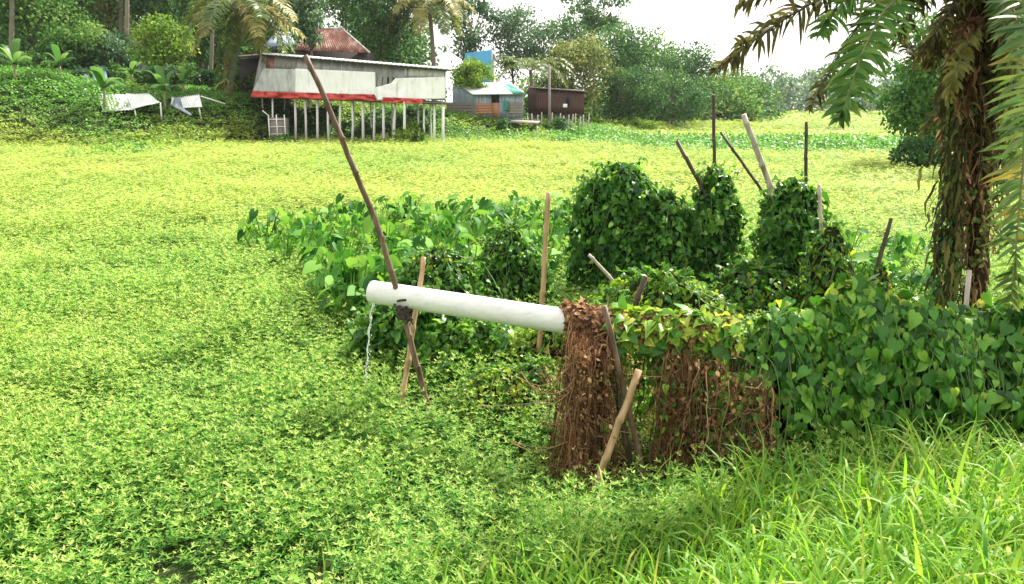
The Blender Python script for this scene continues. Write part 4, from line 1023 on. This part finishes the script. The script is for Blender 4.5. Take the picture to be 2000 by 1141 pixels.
mb = MB(); sheet(mb, hp(735, 196, O * 1.1), hp(869, 193, O * 1.1), hp(869, 150, O * 1.1), hp(772, 153, O * 1.1), 70, 18, wr(8, .05, 6), .015); t_ = mb.build('white_tarp', M['tarp'], house, True); 
mb = MB(); sheet(mb, hp(731, 193, O * 1.25), hp(775, 192, O * 1.25), hp(775, 160, O * 1.25), hp(733, 171, O * 1.25), 16, 10, wr(12, .05, 4), .015); mb.build('white_tarp', M['tarp'], house, True)
mb = MB(); sheet(mb, hp(491, 190, O * 1.6), hp(737, 197.5, O * 1.6), hp(733, 185, O * 1.6), hp(493, 178, O * 1.6), 110, 8, wr(14, .16, 16), .02); mb.build('red_tarp', M['red'], house, True)
mb = MB(); sheet(mb, hp(746, 200.5, O * 2), hp(825, 203, O * 2), hp(825, 193, O * 2), hp(748, 190, O * 2), 40, 8, wr(17, .08, 7), .02); mb.build('red_tarp', M['red'], house, True)
w = MB(); slab(w, [hp(735, 168, -.1), hp(773, 170, -.1), hp(773, 152, -.1), hp(735, 149, -.1)], (0, .05, 0)); w.build('window', M['black'], house)
w = MB(); slab(w, [hp(519, 133, -.075), hp(536, 133.5, -.075), hp(536, 111, -.075), hp(521, 110, -.075)], (0, .05, 0)); w.build('shutter', M['rust'], house)
for k, (a, b2, c_, d_) in enumerate([(537, 579, 112, 133), (640, 704, 120, 136), (704, 770, 126, 142), (790, 868, 133, 150)]):
    mb = MB(); sheet(mb, hp(a, d_, -.09), hp(b2, d_ + .03 * (b2 - a), -.09), hp(b2, c_ + .07 * (b2 - a), -.09), hp(a, c_, -.09), 40, 3, corr(10, .02), .02); mb.build('tin_patch', M['greytarp'] if k % 2 else M['greywood'], house)
for k, (px, py0, dy, bw) in enumerate([(533, 268, 0, .09), (555, 262, 3, .07), (576, 270, 0, .12), (601, 258, 4, .08), (620, 279, 0, .12), (644, 257, 4, .08), (665, 272, 0, .11), (689, 254, 4, .08), (709, 280, 0, .12), (725, 262, 4, .07),
                                  (750, 286, 0, .12), (766, 257, 4, .07), (790, 293, -.6, .12), (816, 262, 3, .09), (829, 286, .3, .09), (841, 266, 3, .08), (866, 286, 0, .12), (597, 274, .1, .11), (642, 279, .1, .11), (687, 281, .1, .11), (730, 284, .1, .11), (771, 288, .1, .11), (848, 287, .1, .1), (512, 205, 1.5, .09)]):
    p = at(px, py0, Y=YF(px) + dy + .25); tp = at(px + RNG.normal() * 1.0, 188 + (px - 490) * .033, Y=YF(px) + dy + .25); tp.z = (hp(490, 189).z + (hp(872, 201).z - hp(490, 189).z) * (px - 490) / 382)
    p = Vector((p.x, p.y, gz(p.x, p.y) - .3))
    mb = MB(); tube(mb, [p, (p + tp) / 2 + Vector((RNG.normal() * .03, 0, 0)), tp], [bw * .86, bw * .78, bw * .72], 8); mb.build('stilt', M['palewood'], house, True)
mb = MB(); bar(mb, hp(560, 192, .3), hp(870, 203, .3), .10); mb.build('floor_beam', M['darkwood'], house)

# tall dark side shed left of the house
shed = empty('dark_shed', Vector((at(480, 190, Y=66).x, 66, gz(at(480, 190, Y=66).x, 66))), 'tall dark purple brown shed wall behind the drooping palm, left of the stilt house', 'shed')
c = lambda px, py, Y=66: at(px, py, Y=Y)
mb = MB(); z_ = gz(shed.location.x, 66) - .2
q = [c(468, 190), c(512, 190), c(512, 112), c(468, 116)]; q[0].z = q[1].z = z_ + .8; slab(mb, q, (0, 3, 0)); mb.build('wall', M['darkwood'], shed)
mb = MB(); q = [c(462, 114, 65.6), c(518, 110, 65.6), c(518, 106, 69.5), c(462, 110, 69.5)]; slab(mb, q, (0, 0, .06)); mb.build('roof', M['brown'], shed)
for px in (470, 510):
    mb = MB(); p = c(px, 185); tube(mb, [(p.x, 66.2, z_), (p.x, 66.2, z_ + 1.0)], .07, 6); mb.build('post', M['darkwood'], shed)

# rust roofed house behind
rh = empty('rust_roofed_house', Vector((at(640, 110, Y=74).x, 74, gz(at(640, 110, Y=74).x, 74))), 'old dark wooden house with a rust streaked hipped tin roof behind the stilt house', 'house')
Yr = 74; zg_ = rh.location.z - .2
a, b2 = at(530, 106, Y=Yr), at(712, 108, Y=Yr); ez = at(620, 97, Y=Yr).z
mb = MB(); slab(mb, [Vector((a.x, Yr, zg_)), Vector((b2.x, Yr, zg_)), Vector((b2.x, Yr, ez)), Vector((a.x, Yr, ez))], (0, 6, 0)); mb.build('wall', M['darkwood'], rh)
r0, r1 = at(598, 56, Y=Yr + 3), at(668, 55, Y=Yr + 3); e0, e1 = at(575, 97, Y=Yr - .6), at(722, 103, Y=Yr - .6); e2, e3 = at(716, 98, Y=Yr + 6.6), at(590, 92, Y=Yr + 6.6)
mb = MB(); sheet(mb, e0, e1, r1, r0, 120, 3, corr(28, .035), .04); mb.build('roof', M['rust'], rh)
mb = MB(); sheet(mb, e2, e3, r0, r1, 20, 2, None, .04); sheet(mb, e1, e2, r1 + Vector((.03, .03, 0)), r1 + Vector((.03, 0, 0)), 10, 2, None, .04); mb.build('rear_roof', M['rust'], rh)
mb = MB(); tube(mb, [r0, r1], .10, 6); tube(mb, [r1, e1], .07, 6); mb.build('ridge_cap', M['greytarp'], rh, True)
g0, g1, g2 = at(512, 92, Y=Yr - .5), at(578, 88, Y=Yr - .5), at(540, 62, Y=Yr + .6)
mb = MB(); sheet(mb, g0, g1, at(566, 62, Y=Yr + 2), g2, 60, 3, corr(14, .03), .04); mb.build('side_roof', M['bluetin'], rh)

# woven enclosure, tin shelters, tarps -------------------------------------------------
we = empty('woven_enclosure', Vector((at(542, 260, Y=60).x, 60, gz(at(542, 260, Y=60).x, 60))), 'small square woven bamboo enclosure under the left end of the stilt house', 'enclosure')
p0, p1 = at(527, 262, Y=60), at(558, 262, Y=60); zt_ = at(540, 231, Y=60).z; zb_ = we.location.z - .1
mb = MB(); slab(mb, [Vector((p0.x, 60, zb_)), Vector((p1.x, 60, zb_)), Vector((p1.x, 60, zt_)), Vector((p0.x, 60, zt_ + .05))], (0, 1.1, 0)); mb.build('woven_wall', M['greywood'], we)
mb = MB()
for zz in np.linspace(zb_ + .3, zt_ - .1, 4): bar(mb, (p0.x - .05, 59.95, zz), (p1.x + .05, 59.95, zz + .03), .05)
for xx in (p0.x, (p0.x + p1.x) / 2, p1.x): bar(mb, (xx, 59.93, zb_), (xx, 59.93, zt_ + .25), .07)
bar(mb, (p0.x - .4, 59.9, zt_ + .55), (p0.x + .1, 59.9, zt_ + .1), .06); mb.build('frame', M['palewood'], we)

def shelter(label, panels, posts, mats):
    p = at(*panels[0][0]); root = empty('tin_shelter', Vector((p.x, p.y, gz(p.x, p.y))), label, 'shelter')
    for k, pn in enumerate(panels):
        q = [at(a, b_, Y=Y_) for a, b_, Y_ in pn]; mb = MB(); sheet(mb, *q, 44, 8, lambda u, v, k=k: .025 * np.sin(u * 60) + .14 * (vnoise(u * 3, v * 2, 1, 30 + k) - .5), .03); mb.build('tin_sheet', M[mats[k % len(mats)]], root)
    for a, b_, Y_, c_, d_ in posts:
        p0, p1 = at(a, b_, Y=Y_), at(c_, d_, Y=Y_); p0.z = min(p0.z, gz(p0.x, p0.y) + .0) - .15; mb = MB(); tube(mb, [p0, p1], .055, 6); mb.build('post', M['palewood'], root, True)
    return root
YS = gp(262, 232).y
shelter('long sagging white tin shelter collapsed on the left bank', [[(201, 218, YS), (262, 213, YS), (255, 184, YS + 2.4), (190, 185, YS + 2.4)], [(258, 214, YS - .1), (312, 199, YS + .3), (291, 183, YS + 2.4), (246, 184, YS + 2.4)], [(180, 214, YS + .9), (200, 216, YS + .5), (190, 186, YS + 2.6), (168, 182, YS + 2.6)]],
        [(270, 240, YS + .1, 261, 207), (315, 225, YS + .5, 313, 200), (207, 232, YS + .4, 203, 214), (246, 228, YS + 1.2, 244, 196)], ['whitetin', 'whitetin', 'tarp'])
YT = gp(372, 228).y
shelter('tilted pair of bluish white sheets on a post right of the long tin shelter', [[(357, 210, YT), (395, 208, YT), (389, 184, YT + 1), (352, 192, YT + 1)], [(336, 208, YT + .4), (358, 213, YT + .2), (354, 190, YT + 1.2), (334, 190, YT + 1.2)]],
        [(394, 233, YT + .2, 388, 208), (330, 220, YT + .6, 338, 190)], ['whitetin', 'bluetin'])
mb = MB(); q = [at(338, 208, Y=YT - .5), at(372, 226, Y=YT - .5), at(374, 222, Y=YT - .4), at(344, 202, Y=YT - .4)]; sheet(mb, *q, 10, 3, corr(3, .03), .03)
tag(mb.build('fallen_sheet', M['bluetin']), 'narrow pale sheet fallen below the tilted pair of sheets', 'sheet')
mb = MB(); p0, p1 = at(392, 188, Y=YT + .8), at(440, 203, Y=YT + 2); tube(mb, [p0, p1], .05, 6); tag(mb.build('bamboo_rail', M['palewood'], smooth=True), 'pale rail running from the tilted sheets to the drooping palm', 'rail')
mb = MB(); sheet(mb, at(160, 160, Y=62), at(212, 158, Y=62), at(205, 134, Y=64), at(168, 140, Y=64), 24, 14, wr(21, .18, 5), .03); tag(mb.build('blue_tarp', M['bluetarp'], smooth=True), 'crumpled dark blue tarp on the left bank below the trees', 'tarp')
# half hidden brown hut between the trees at left
hh = empty('hidden_hut', Vector((at(268, 140, Y=78).x, 78, gz(at(268, 140, Y=78).x, 78))), 'half hidden hut with a brown thatch edge among the trees at left', 'hut')
a, b2 = at(248, 150, Y=78), at(300, 150, Y=78); zt_ = at(260, 92, Y=78).z
mb = MB(); slab(mb, [Vector((a.x, 78, hh.location.z - .2)), Vector((b2.x, 78, hh.location.z - .2)), Vector((b2.x, 78, zt_)), Vector((a.x, 78, zt_))], (0, 3, 0)); mb.build('wall', M['bluetin'], hh)
mb = MB(); sheet(mb, at(242, 94, Y=77.5), at(306, 94, Y=77.5), at(298, 72, Y=79.5), at(252, 72, Y=79.5), 40, 3, corr(14, .03), .06); sheet(mb, at(306, 94, Y=81.5), at(242, 94, Y=81.5), at(252, 72, Y=79.5), at(298, 72, Y=79.5), 10, 2, None, .06); mb.build('roof', M['rust'], hh)

# sky blue sheet wall (upper storey of a far shed)
bs = empty('blue_shed', Vector((at(935, 150, Y=88).x, 88, gz(at(935, 150, Y=88).x, 88))), 'sky blue sheet metal shed rising behind the lime bush tree', 'shed')
p = [at(908, 104, Y=89), at(961, 97, Y=88), at(961, 150, Y=88), at(908, 150, Y=89)]; zb_ = bs.location.z - .2
mb = MB(); sheet(mb, Vector((p[0].x, 89, zb_)), Vector((p[1].x, 88, zb_)), p[1], p[0], 60, 3, corr(15, .02), .04); mb.build('front_wall', M['bluewall'], bs)
mb = MB(); slab(mb, [Vector((p[0].x + .1, 89.1, zb_)), Vector((p[1].x - .1, 88.1, zb_)), p[1] + Vector((-.1, .1, -.1)), p[0] + Vector((.1, .1, -.1))], (.2, 3, 0)); mb.build('frame', M['brown'], bs)

# white roofed tin hut -------------------------------------------------------------
Yh = 70
h = lambda px, py, dy=0: at(px, py, Y=Yh + dy)
hut = empty('tin_hut', Vector((h(965, 240).x, Yh, gz(h(965, 240).x, Yh))), 'small patchwork tin hut with a bright white roof on short posts', 'hut')
mb = MB(); sheet(mb, h(928, 231), h(1022, 231), h(1022, 181), h(928, 181), 90, 3, corr(24, .02), .05); mb.build('front_wall', M['bluetin'], hut)
mb = MB(); sheet(mb, h(884, 231, 5), h(927, 231, .02), h(927, 181, .02), h(884, 163, 5), 50, 3, corr(14, .02), .05); mb.build('side_wall', M['bluetin'], hut)
mb = MB(); sheet(mb, h(872, 229, 5.05), h(926, 230, -.03), h(926, 200, -.03), h(872, 200, 5.05), 10, 24, corrv(5, .02), .03); mb.build('plank_skirt', M['greywood'], hut)
mb = MB(); sheet(mb, h(929, 222, -.1), h(963, 222, -.1), h(963, 202, -.1), h(929, 202, -.1), 6, 20, corrv(4, .03), .03); mb.build('orange_planks', M['plank'], hut)
mb = MB(); sheet(mb, h(992, 222, -.1), h(1021, 222, -.1), h(1021, 200, -.1), h(992, 200, -.1), 6, 20, corrv(4, .03), .03); mb.build('plank_panel', M['greywood'], hut)
mb = MB(); sheet(mb, h(923, 184, -.5), h(1027, 183, -.5), h(998, 162, 5), h(888, 161, 5), 90, 3, corr(24, .025), .05); mb.build('roof', M['whitetin'], hut)
mb = MB(); sheet(mb, h(1002, 183, -.56), h(1027, 182.5, -.56), h(995, 164, 4), h(976, 166, 4), 20, 3, corr(6, .025), .03); mb.build('green_roof_sheet', M['green'], hut)
mb = MB(); slab(mb, [h(960, 202, -.12), h(975, 202, -.12), h(975, 182, -.12), h(960, 182, -.12)], (0, .06, 0)); mb.build('window', M['black'], hut)
mb = MB(); slab(mb, [h(961, 229, -.14), h(975, 229, -.14), h(975, 201, -.14), h(961, 201, -.14)], (0, .06, 0)); d_ = mb.build('door', M['plank'], hut)
mb = MB(); sheet(mb, h(984, 217, -.2), h(993, 217, -.2), h(993, 197, -.2), h(984, 197, -.2), 8, 6, wr(5, .03, 2), .02); mb.build('green_curtain', M['green'], hut)
mb = MB(); slab(mb, [h(884, 232, 5), h(930, 232), h(1022, 232), h(976, 232, 5)], (0, 0, -.12)); mb.build('floor', M['greywood'], hut)
mb = MB(); slab(mb, [h(1010, 231, .1), h(1022, 231, .1), h(976, 231, 5), h(965, 231, 5)], (0, 0, 2.1)); slab(mb, [h(889, 231, 5.1), h(976, 231, 5.1), h(976, 168, 5.1), h(889, 168, 5.1)], (0, .06, 0)); mb.build('rear_walls', M['darkwood'], hut)
for px, dy in ((919, .3), (950, .3), (985, .3), (1020, .3), (890, 4.6), (960, 4.6)):
    p0 = h(px, 232, dy); mb = MB(); tube(mb, [(p0.x + .1 * RNG.normal(), p0.y, gz(p0.x, p0.y) - .3), p0], .09, 7); mb.build('post', M['palewood'], hut, True)

# dark brown hut ---------------------------------------------------------------------
Yb = 73
k_ = lambda px, py, dy=0: at(px, py, Y=Yb + dy)
bh = empty('brown_hut', Vector((k_(1085, 240).x, Yb, gz(k_(1085, 240).x, Yb))), 'windowless dark brown corrugated hut on stakes beside the utility pole', 'hut')
mb = MB(); sheet(mb, k_(1048, 221), k_(1141, 224), k_(1141, 177), k_(1048, 170), 100, 3, corr(26, .03), .05); mb.build('front_wall', M['brown'], bh)
mb = MB(); sheet(mb, k_(1031, 219, 4), k_(1047, 221, .02), k_(1047, 170, .02), k_(1031, 172, 4), 24, 3, corr(7, .03), .05); mb.build('side_wall', M['brown'], bh)
mb = MB(); sheet(mb, k_(1043, 170.5, -.4), k_(1147, 178, -.4), k_(1128, 176, 4.6), k_(1030, 170, 4.6), 90, 3, corr(22, .03), .06); mb.build('roof', M['greywood'], bh)
mb = MB(); slab(mb, [k_(1106, 208, -.1), k_(1112, 208, -.1), k_(1111, 190, -.1), k_(1106, 192, -.1)], (0, .05, 0)); mb.build('wall_gap', M['black'], bh)
mb = MB(); sheet(mb, k_(1099, 210, -.16), k_(1108, 210, -.16), k_(1108, 203, -.16), k_(1100, 203, -.16), 6, 4, wr(3, .03, 2), .02); mb.build('white_cloth', M['tarp'], bh)
mb = MB(); slab(mb, [k_(1047, 222), k_(1142, 225), k_(1128, 224, 4), k_(1032, 221, 4)], (0, 0, -.12)); mb.build('floor', M['darkwood'], bh)
mb = MB(); slab(mb, [k_(1140.5, 224, .1), k_(1127, 223, 4.0), k_(1127, 176, 4.0), k_(1140.5, 178, .1)], (-.06, 0, 0)); slab(mb, [k_(1031, 221, 4.1), k_(1127, 224, 4.1), k_(1127, 178, 4.1), k_(1031, 172, 4.1)], (0, .06, 0)); mb.build('rear_walls', M['darkwood'], bh)
for px in (1050, 1075, 1105, 1138):
    p0 = k_(px, 223, .3); mb = MB(); tube(mb, [(p0.x, p0.y, gz(p0.x, p0.y) - .3), p0], .08, 7); mb.build('post', M['greywood'], bh, True)
mb = MB(); p0 = at(1073, 240, Y=70.5); p0.z = gz(p0.x, 70.5) - .3; tube(mb, [p0, at(1073, 128, Y=70.5)], [.13, .09], 8)
tag(mb.build('utility_pole', M['greywood'], smooth=True), 'slim grey wooden pole standing in front of the dark brown hut', 'pole')
dk = empty('plank_jetty', Vector((at(1020, 236, Y=68).x, 68, gz(at(1020, 236, Y=68).x, 68))), 'low plank landing between the white roofed hut and the brown hut', 'jetty')
mb = MB(); slab(mb, [at(995, 238, Y=67), at(1052, 240, Y=67), at(1055, 236, Y=69.5), at(1000, 234, Y=69.5)], (0, 0, -.1)); mb.build('deck', M['greywood'], dk)
for px in (998, 1023, 1048):
    p0 = at(px, 239, Y=67.3); mb = MB(); tube(mb, [(p0.x, p0.y, gz(p0.x, p0.y) - .3), p0 - Vector((0, 0, .05))], .06, 6); mb.build('post', M['bamboo_pale'], dk, True)
stk = MB(); tube(stk, [(0, 0, -.3), (0, 0, 1)], [.055, .05], 6); sm = stk.mesh('fence_stake', M['bamboo_pale'], True)
for px, ty, by in [(1031, 226, 256), (1040, 222, 262), (1049, 224, 258), (1058, 219, 262), (1078, 220, 258), (1093, 221, 262), (1103, 226, 260), (1110, 224, 262), (1117, 223, 264), (1124, 222, 260), (1131, 228, 260), (1140, 224, 258), (1149, 222, 256)]:
    p1 = at(px, ty, Y=69.2 + RNG.random() * 1.2); o = bpy.data.objects.new('fence_stake', sm); COL.objects.link(o); zb_ = gz(p1.x, p1.y)
    o.location = (p1.x, p1.y, zb_); o.scale = (1, 1, max(.3, p1.z - zb_)); o.rotation_euler = (0, RNG.normal() * .05, 0)
    tag(o, 'pale bamboo stake of the rough fence in front of the brown hut', 'stake', 'fence stakes by the brown hut')

# ------------------------------------------------------------------ the shaggy palm at the right
pb = Vector((at(1905, 600, Y=6.9).x, 6.9, gz(3.9, 6.9)))
palm = empty('shaggy_palm', pb, 'shaggy dark palm at right with ragged drooping fronds', 'palm tree')
mb = MB(); r = np.random.default_rng(8)
tt = np.linspace(0, 1, 30); b0, b1 = at(1903, 700, Y=6.9), at(1935, -120, Y=6.9); b0.z = pb.z - .2
P = np.array(tuple(b0)) + (np.array(tuple(b1)) - np.array(tuple(b0))) * tt[:, None] + np.stack([.04 * np.sin(tt * 7), .03 * np.cos(tt * 5), 0 * tt], -1)
tube(mb, P, (.085 + .06 * ss(.40, .9, tt)) * (1 + .12 * np.sin(np.arange(30) * 2.1)), 11); mb.build('trunk', M['darkpalm'], palm, True)
mb = MB(); tt = np.linspace(0, 1, 24); b0, b1 = at(1842, 640, Y=7.0), at(1905, 60, Y=6.95); b0.z = pb.z - .2
P = np.array(tuple(b0)) + (np.array(tuple(b1)) - np.array(tuple(b0))) * tt[:, None] + np.stack([.05 * np.sin(tt * 6), .03 * np.cos(tt * 5), 0 * tt], -1)
tube(mb, P, .032 * (1 + .25 * np.sin(np.arange(24) * 1.7)), 8); mb.build('side_stem', M['darkpalm'], palm, True)
# dead sheaths and ribbons hanging on the trunk
mb = MB()
def ribbons(mb, n, px0, px1, py0, py1, Y, Lr, w, spread=.16):
    for k in range(n):
        t = r.random(); p = at(px0 + (px1 - px0) * t + r.normal() * spread * 100, py0 + (py1 - py0) * t, Y=Y + r.normal() * .1); L = r.uniform(*Lr); K = 6; s = np.linspace(0, 1, K)
        ang = r.random() * 6.28; dx = np.array([math.cos(ang), math.sin(ang), 0]) * r.uniform(.1, .45) * L; ctr = np.array(tuple(p)) + dx * np.sin(s * 1.6)[:, None] + np.array([0, 0, -1.]) * (L * s ** 1.25)[:, None] + r.normal(size=(K, 3)) * .008
        sd = np.array([-math.sin(ang), math.cos(ang), 0]) * w * r.uniform(.5, 1.4); ww = (np.sin(np.clip(s * .85 + .15, 0, 1) * math.pi))[:, None] + .05
        V = np.stack([ctr - sd * ww, ctr + sd * ww], 1).reshape(-1, 3); mb.add(V, [np.array([[2 * i_, 2 * i_ + 1, 2 * i_ + 3, 2 * i_ + 2] for i_ in range(K - 1)])], r.random() ** 1.6)
ribbons(mb, 300, 1908, 1930, 560, 20, 6.85, (.08, .28), .009, .12)
ribbons(mb, 110, 1890, 1945, 150, -20, 6.85, (.15, .42), .014, .25)
mb.build('dead_sheaths', M['dry'], palm)
mb = MB(); ribbons(mb, 330, 1846, 1880, 580, 130, 6.78, (.10, .34), .012, .16); mb.build('withered_leaves', M['frond_brown'], palm)
A7 = lambda *l: [at(a, b_, Y=c_) for a, b_, c_ in l]
FR = [   # control points, leaflet length, width, count, material, rib, hang, spread, side
    (A7((1925, -60, 6.9), (1800, -75, 6.6), (1680, -40, 6.4), (1560, 20, 6.3), (1470, 80, 6.25), (1398, 140, 6.2)), .27, .035, 62, 'frond_brown', 'rachis_dark', .9, .5, (1, 1)),
    (A7((1925, -70, 6.9), (1830, -120, 6.6), (1700, -95, 6.3), (1560, -40, 6.2), (1440, 10, 6.1)), .24, .035, 60, 'frond_brown', 'rachis_dark', 1.0, .5, (1, 1)),
    (A7((1915, -60, 6.8), (1810, -50, 6.3), (1725, 20, 6.0), (1685, 100, 5.85), (1655, 190, 5.8), (1640, 235, 5.8)), .27, .045, 58, 'frond_green', 'rachis', .35, 1.0, (1, 1)),
    (A7((1915, -60, 6.8), (1790, -60, 6.5), (1690, 30, 6.4), (1625, 130, 6.4), (1580, 215, 6.4)), .20, .03, 46, 'frond_brown', 'rachis_dark', .6, .8, (1, 1)),
    (A7((1935, -40, 6.6), (1990, -60, 6.0), (2010, 60, 5.6), (2000, 300, 5.45), (1985, 480, 5.4), (1975, 590, 5.4)), .26, .035, 70, 'coco', 'rachis', .25, 1.0, (1, 1)),
    (A7((1930, 0, 6.7), (1960, -40, 6.2), (1985, 40, 6.0), (1985, 200, 5.95), (1975, 330, 5.95)), .22, .032, 56, 'coco', 'rachis', .4, .9, (1, 1)),
    (A7((1925, -20, 6.8), (1870, 0, 6.7), (1830, 60, 6.6), (1790, 120, 6.6), (1765, 75, 6.7)), .16, .03, 36, 'frond_brown', 'rachis_dark', .8, .8, (1, 1)),
    (A7((1915, 40, 6.8), (1870, 110, 6.7), (1840, 190, 6.7), (1800, 265, 6.7)), .15, .03, 34, 'frond_brown', 'rachis_dark', .7, .7, (1, 1)),
    (A7((1920, 30, 6.8), (1890, 80, 6.6), (1862, 150, 6.5), (1850, 200, 6.5)), .13, .04, 30, 'coco_dry', 'rachis', .6, .6, (1, 1)),
    (A7((1930, -60, 6.9), (1900, -160, 6.6), (1760, -200, 6.2), (1600, -150, 5.8)), .27, .04, 50, 'frond_green', 'rachis', .6, 1, (1, 1)),
    (A7((1930, -60, 6.9), (1980, -180, 7.2), (2080, -160, 7.6), (2180, 0, 7.9)), .27, .04, 50, 'frond_green', 'rachis', .6, 1, (1, 1)),
    (A7((1930, -20, 6.9), (1960, -60, 7.3), (1990, 20, 7.8), (2010, 160, 8.0)), .25, .04, 50, 'frond_brown', 'rachis_dark', .6, 1, (1, 1)),
]
FR += [(A7((1925, -60, 6.9), (1850, -50, 6.6), (1785, 0, 6.5), (1748, 90, 6.5)), .22, .034, 44, 'frond_brown', 'rachis_dark', .8, .7, (1, 1)),
       (A7((1925, -40, 6.9), (1840, -90, 6.5), (1720, -60, 6.2), (1640, 10, 6.1), (1600, 70, 6.05)), .24, .036, 50, 'frond_green', 'rachis', .7, .7, (1, 1)),
       (A7((1930, -40, 6.8), (1955, -10, 6.6), (1968, 60, 6.5), (1962, 170, 6.5)), .20, .034, 40, 'frond_brown', 'rachis_dark', .8, .7, (1, 1))]
rp = np.random.default_rng(81)
for k in range(20):                                    # dead fronds hanging down round the trunk
    x0 = 1925 + rp.normal() * 8; x1 = 1910 + rp.normal() * 40; yb = rp.uniform(190, 520); d_ = rp.uniform(-.22, .15)
    FR.append((A7((x0, 30, 6.88), ((x0 + x1) / 2 + rp.normal() * 12, 55, 6.85 + d_), (x1, 60 + (yb - 60) * .5, 6.86 + d_), (x1 + rp.normal() * 8, yb, 6.88 + d_)), .13, .026, 34, ('dry', 'frond_brown')[k % 2], 'rachis_dark', 1.3, .35, (1, 1)))
for k in range(7):                                     # short dark young fronds filling the crown
    a_ = -2.6 + k * .72; FR.append((A7((1928, 10, 6.9), (1928 + 55 * math.sin(a_), -20, 6.8 + .1 * math.cos(k * 2)), (1928 + 105 * math.sin(a_), 40 + 30 * abs(math.sin(a_)), 6.85 + .2 * math.cos(k * 2)), (1928 + 120 * math.sin(a_), 130, 6.9 + .2 * math.cos(k * 2))), .18, .03, 34, 'frond_brown', 'rachis_dark', .8, .7, (1, 1)))
for k, (cp, lf, wd, nl, mt, rb, hg, sp, sd) in enumerate(FR):
    frond(palm, cp, lf, wd * .75, int(nl * 1.75), mt, rb, hg, 700 + k, .013, sp, 'frond', sd, .3)
cl = empty('climbing_vine', at(1850, 560, Y=6.8), 'leafy vine climbing and hanging on the thin stem left of the shaggy trunk', 'vine')
mb = MB(); n = 1000; u = r.random(n); p0, p1 = np.array(tuple(at(1838, 600, Y=6.85))), np.array(tuple(at(1885, 190, Y=6.85))); a = r.random(n) * 6.283; rr = .05 + .09 * r.random(n) * (1 + .8 * (vnoise(u * 9, u * 0, 1, 3) - .5))
P = p0 + (p1 - p0) * u[:, None] + np.stack([np.cos(a) * rr, np.sin(a) * rr, r.normal(size=n) * .03], -1)
leaves(mb, OVAL, P, np.stack([np.cos(a) * .5, np.sin(a) * .5, -np.ones(n)], -1) + r.normal(size=(n, 3)) * .4, np.stack([np.cos(a), np.sin(a), .5 + 0 * a], -1) + r.normal(size=(n, 3)) * .4, r.uniform(.03, .075, n)); mb.build('foliage', M['crown_dark'], cl)
mb = MB(); n = 240; u = r.random(n) * .55; a = r.random(n) * 6.283; p0, p1 = np.array(tuple(at(1900, 600, Y=6.75))), np.array(tuple(at(1915, 150, Y=6.75))); P = p0 + (p1 - p0) * u[:, None] + np.stack([np.cos(a) * .11, np.sin(a) * .11, 0 * a], -1)
leaves(mb, OVAL, P, np.stack([np.cos(a) * .5, np.sin(a) * .5, -np.ones(n)], -1) + r.normal(size=(n, 3)) * .4, np.stack([np.cos(a), np.sin(a), .5 + 0 * a], -1) + r.normal(size=(n, 3)) * .4, r.uniform(.025, .06, n)); mb.build('upper_foliage', M['crown_olive'], cl)
mb = MB(); p0 = at(1893, 610, Y=6.5); tube(mb, [p0 - Vector((0, 0, .9)), at(1893, 528, Y=6.5)], .020, 8)
tag(mb.build('stake', M['bamboo_pale'], smooth=True), 'short pale stake standing behind the hedge under the shaggy palm', 'stake')

# ------------------------------------------------------------------ humid air
hz = MB(); x0, x1, y0, y1, z0, z1 = -1000, 1000, -80, 1560, -2, 45
hz.add([(x0, y0, z0), (x1, y0, z0), (x1, y1, z0), (x0, y1, z0), (x0, y0, z1), (x1, y0, z1), (x1, y1, z1), (x0, y1, z1)],
       [np.array([[3, 2, 1, 0], [4, 5, 6, 7], [0, 1, 5, 4], [1, 2, 6, 5], [2, 3, 7, 6], [3, 0, 4, 7]])])
m = bpy.data.materials.new('haze'); m.use_nodes = True; nt = m.node_tree; nt.nodes.clear()
out = nt.nodes.new("ShaderNodeOutputMaterial"); pv = nt.nodes.new("ShaderNodeVolumePrincipled")
pv.inputs["Color"].default_value = (.92, .95, .97, 1); pv.inputs["Density"].default_value = .00013; pv.inputs["Anisotropy"].default_value = .3
nt.links.new(pv.outputs[0], out.inputs["Volume"])
tag(hz.build('haze', m), 'pale humid haze over the wetland', 'haze', kind='stuff')
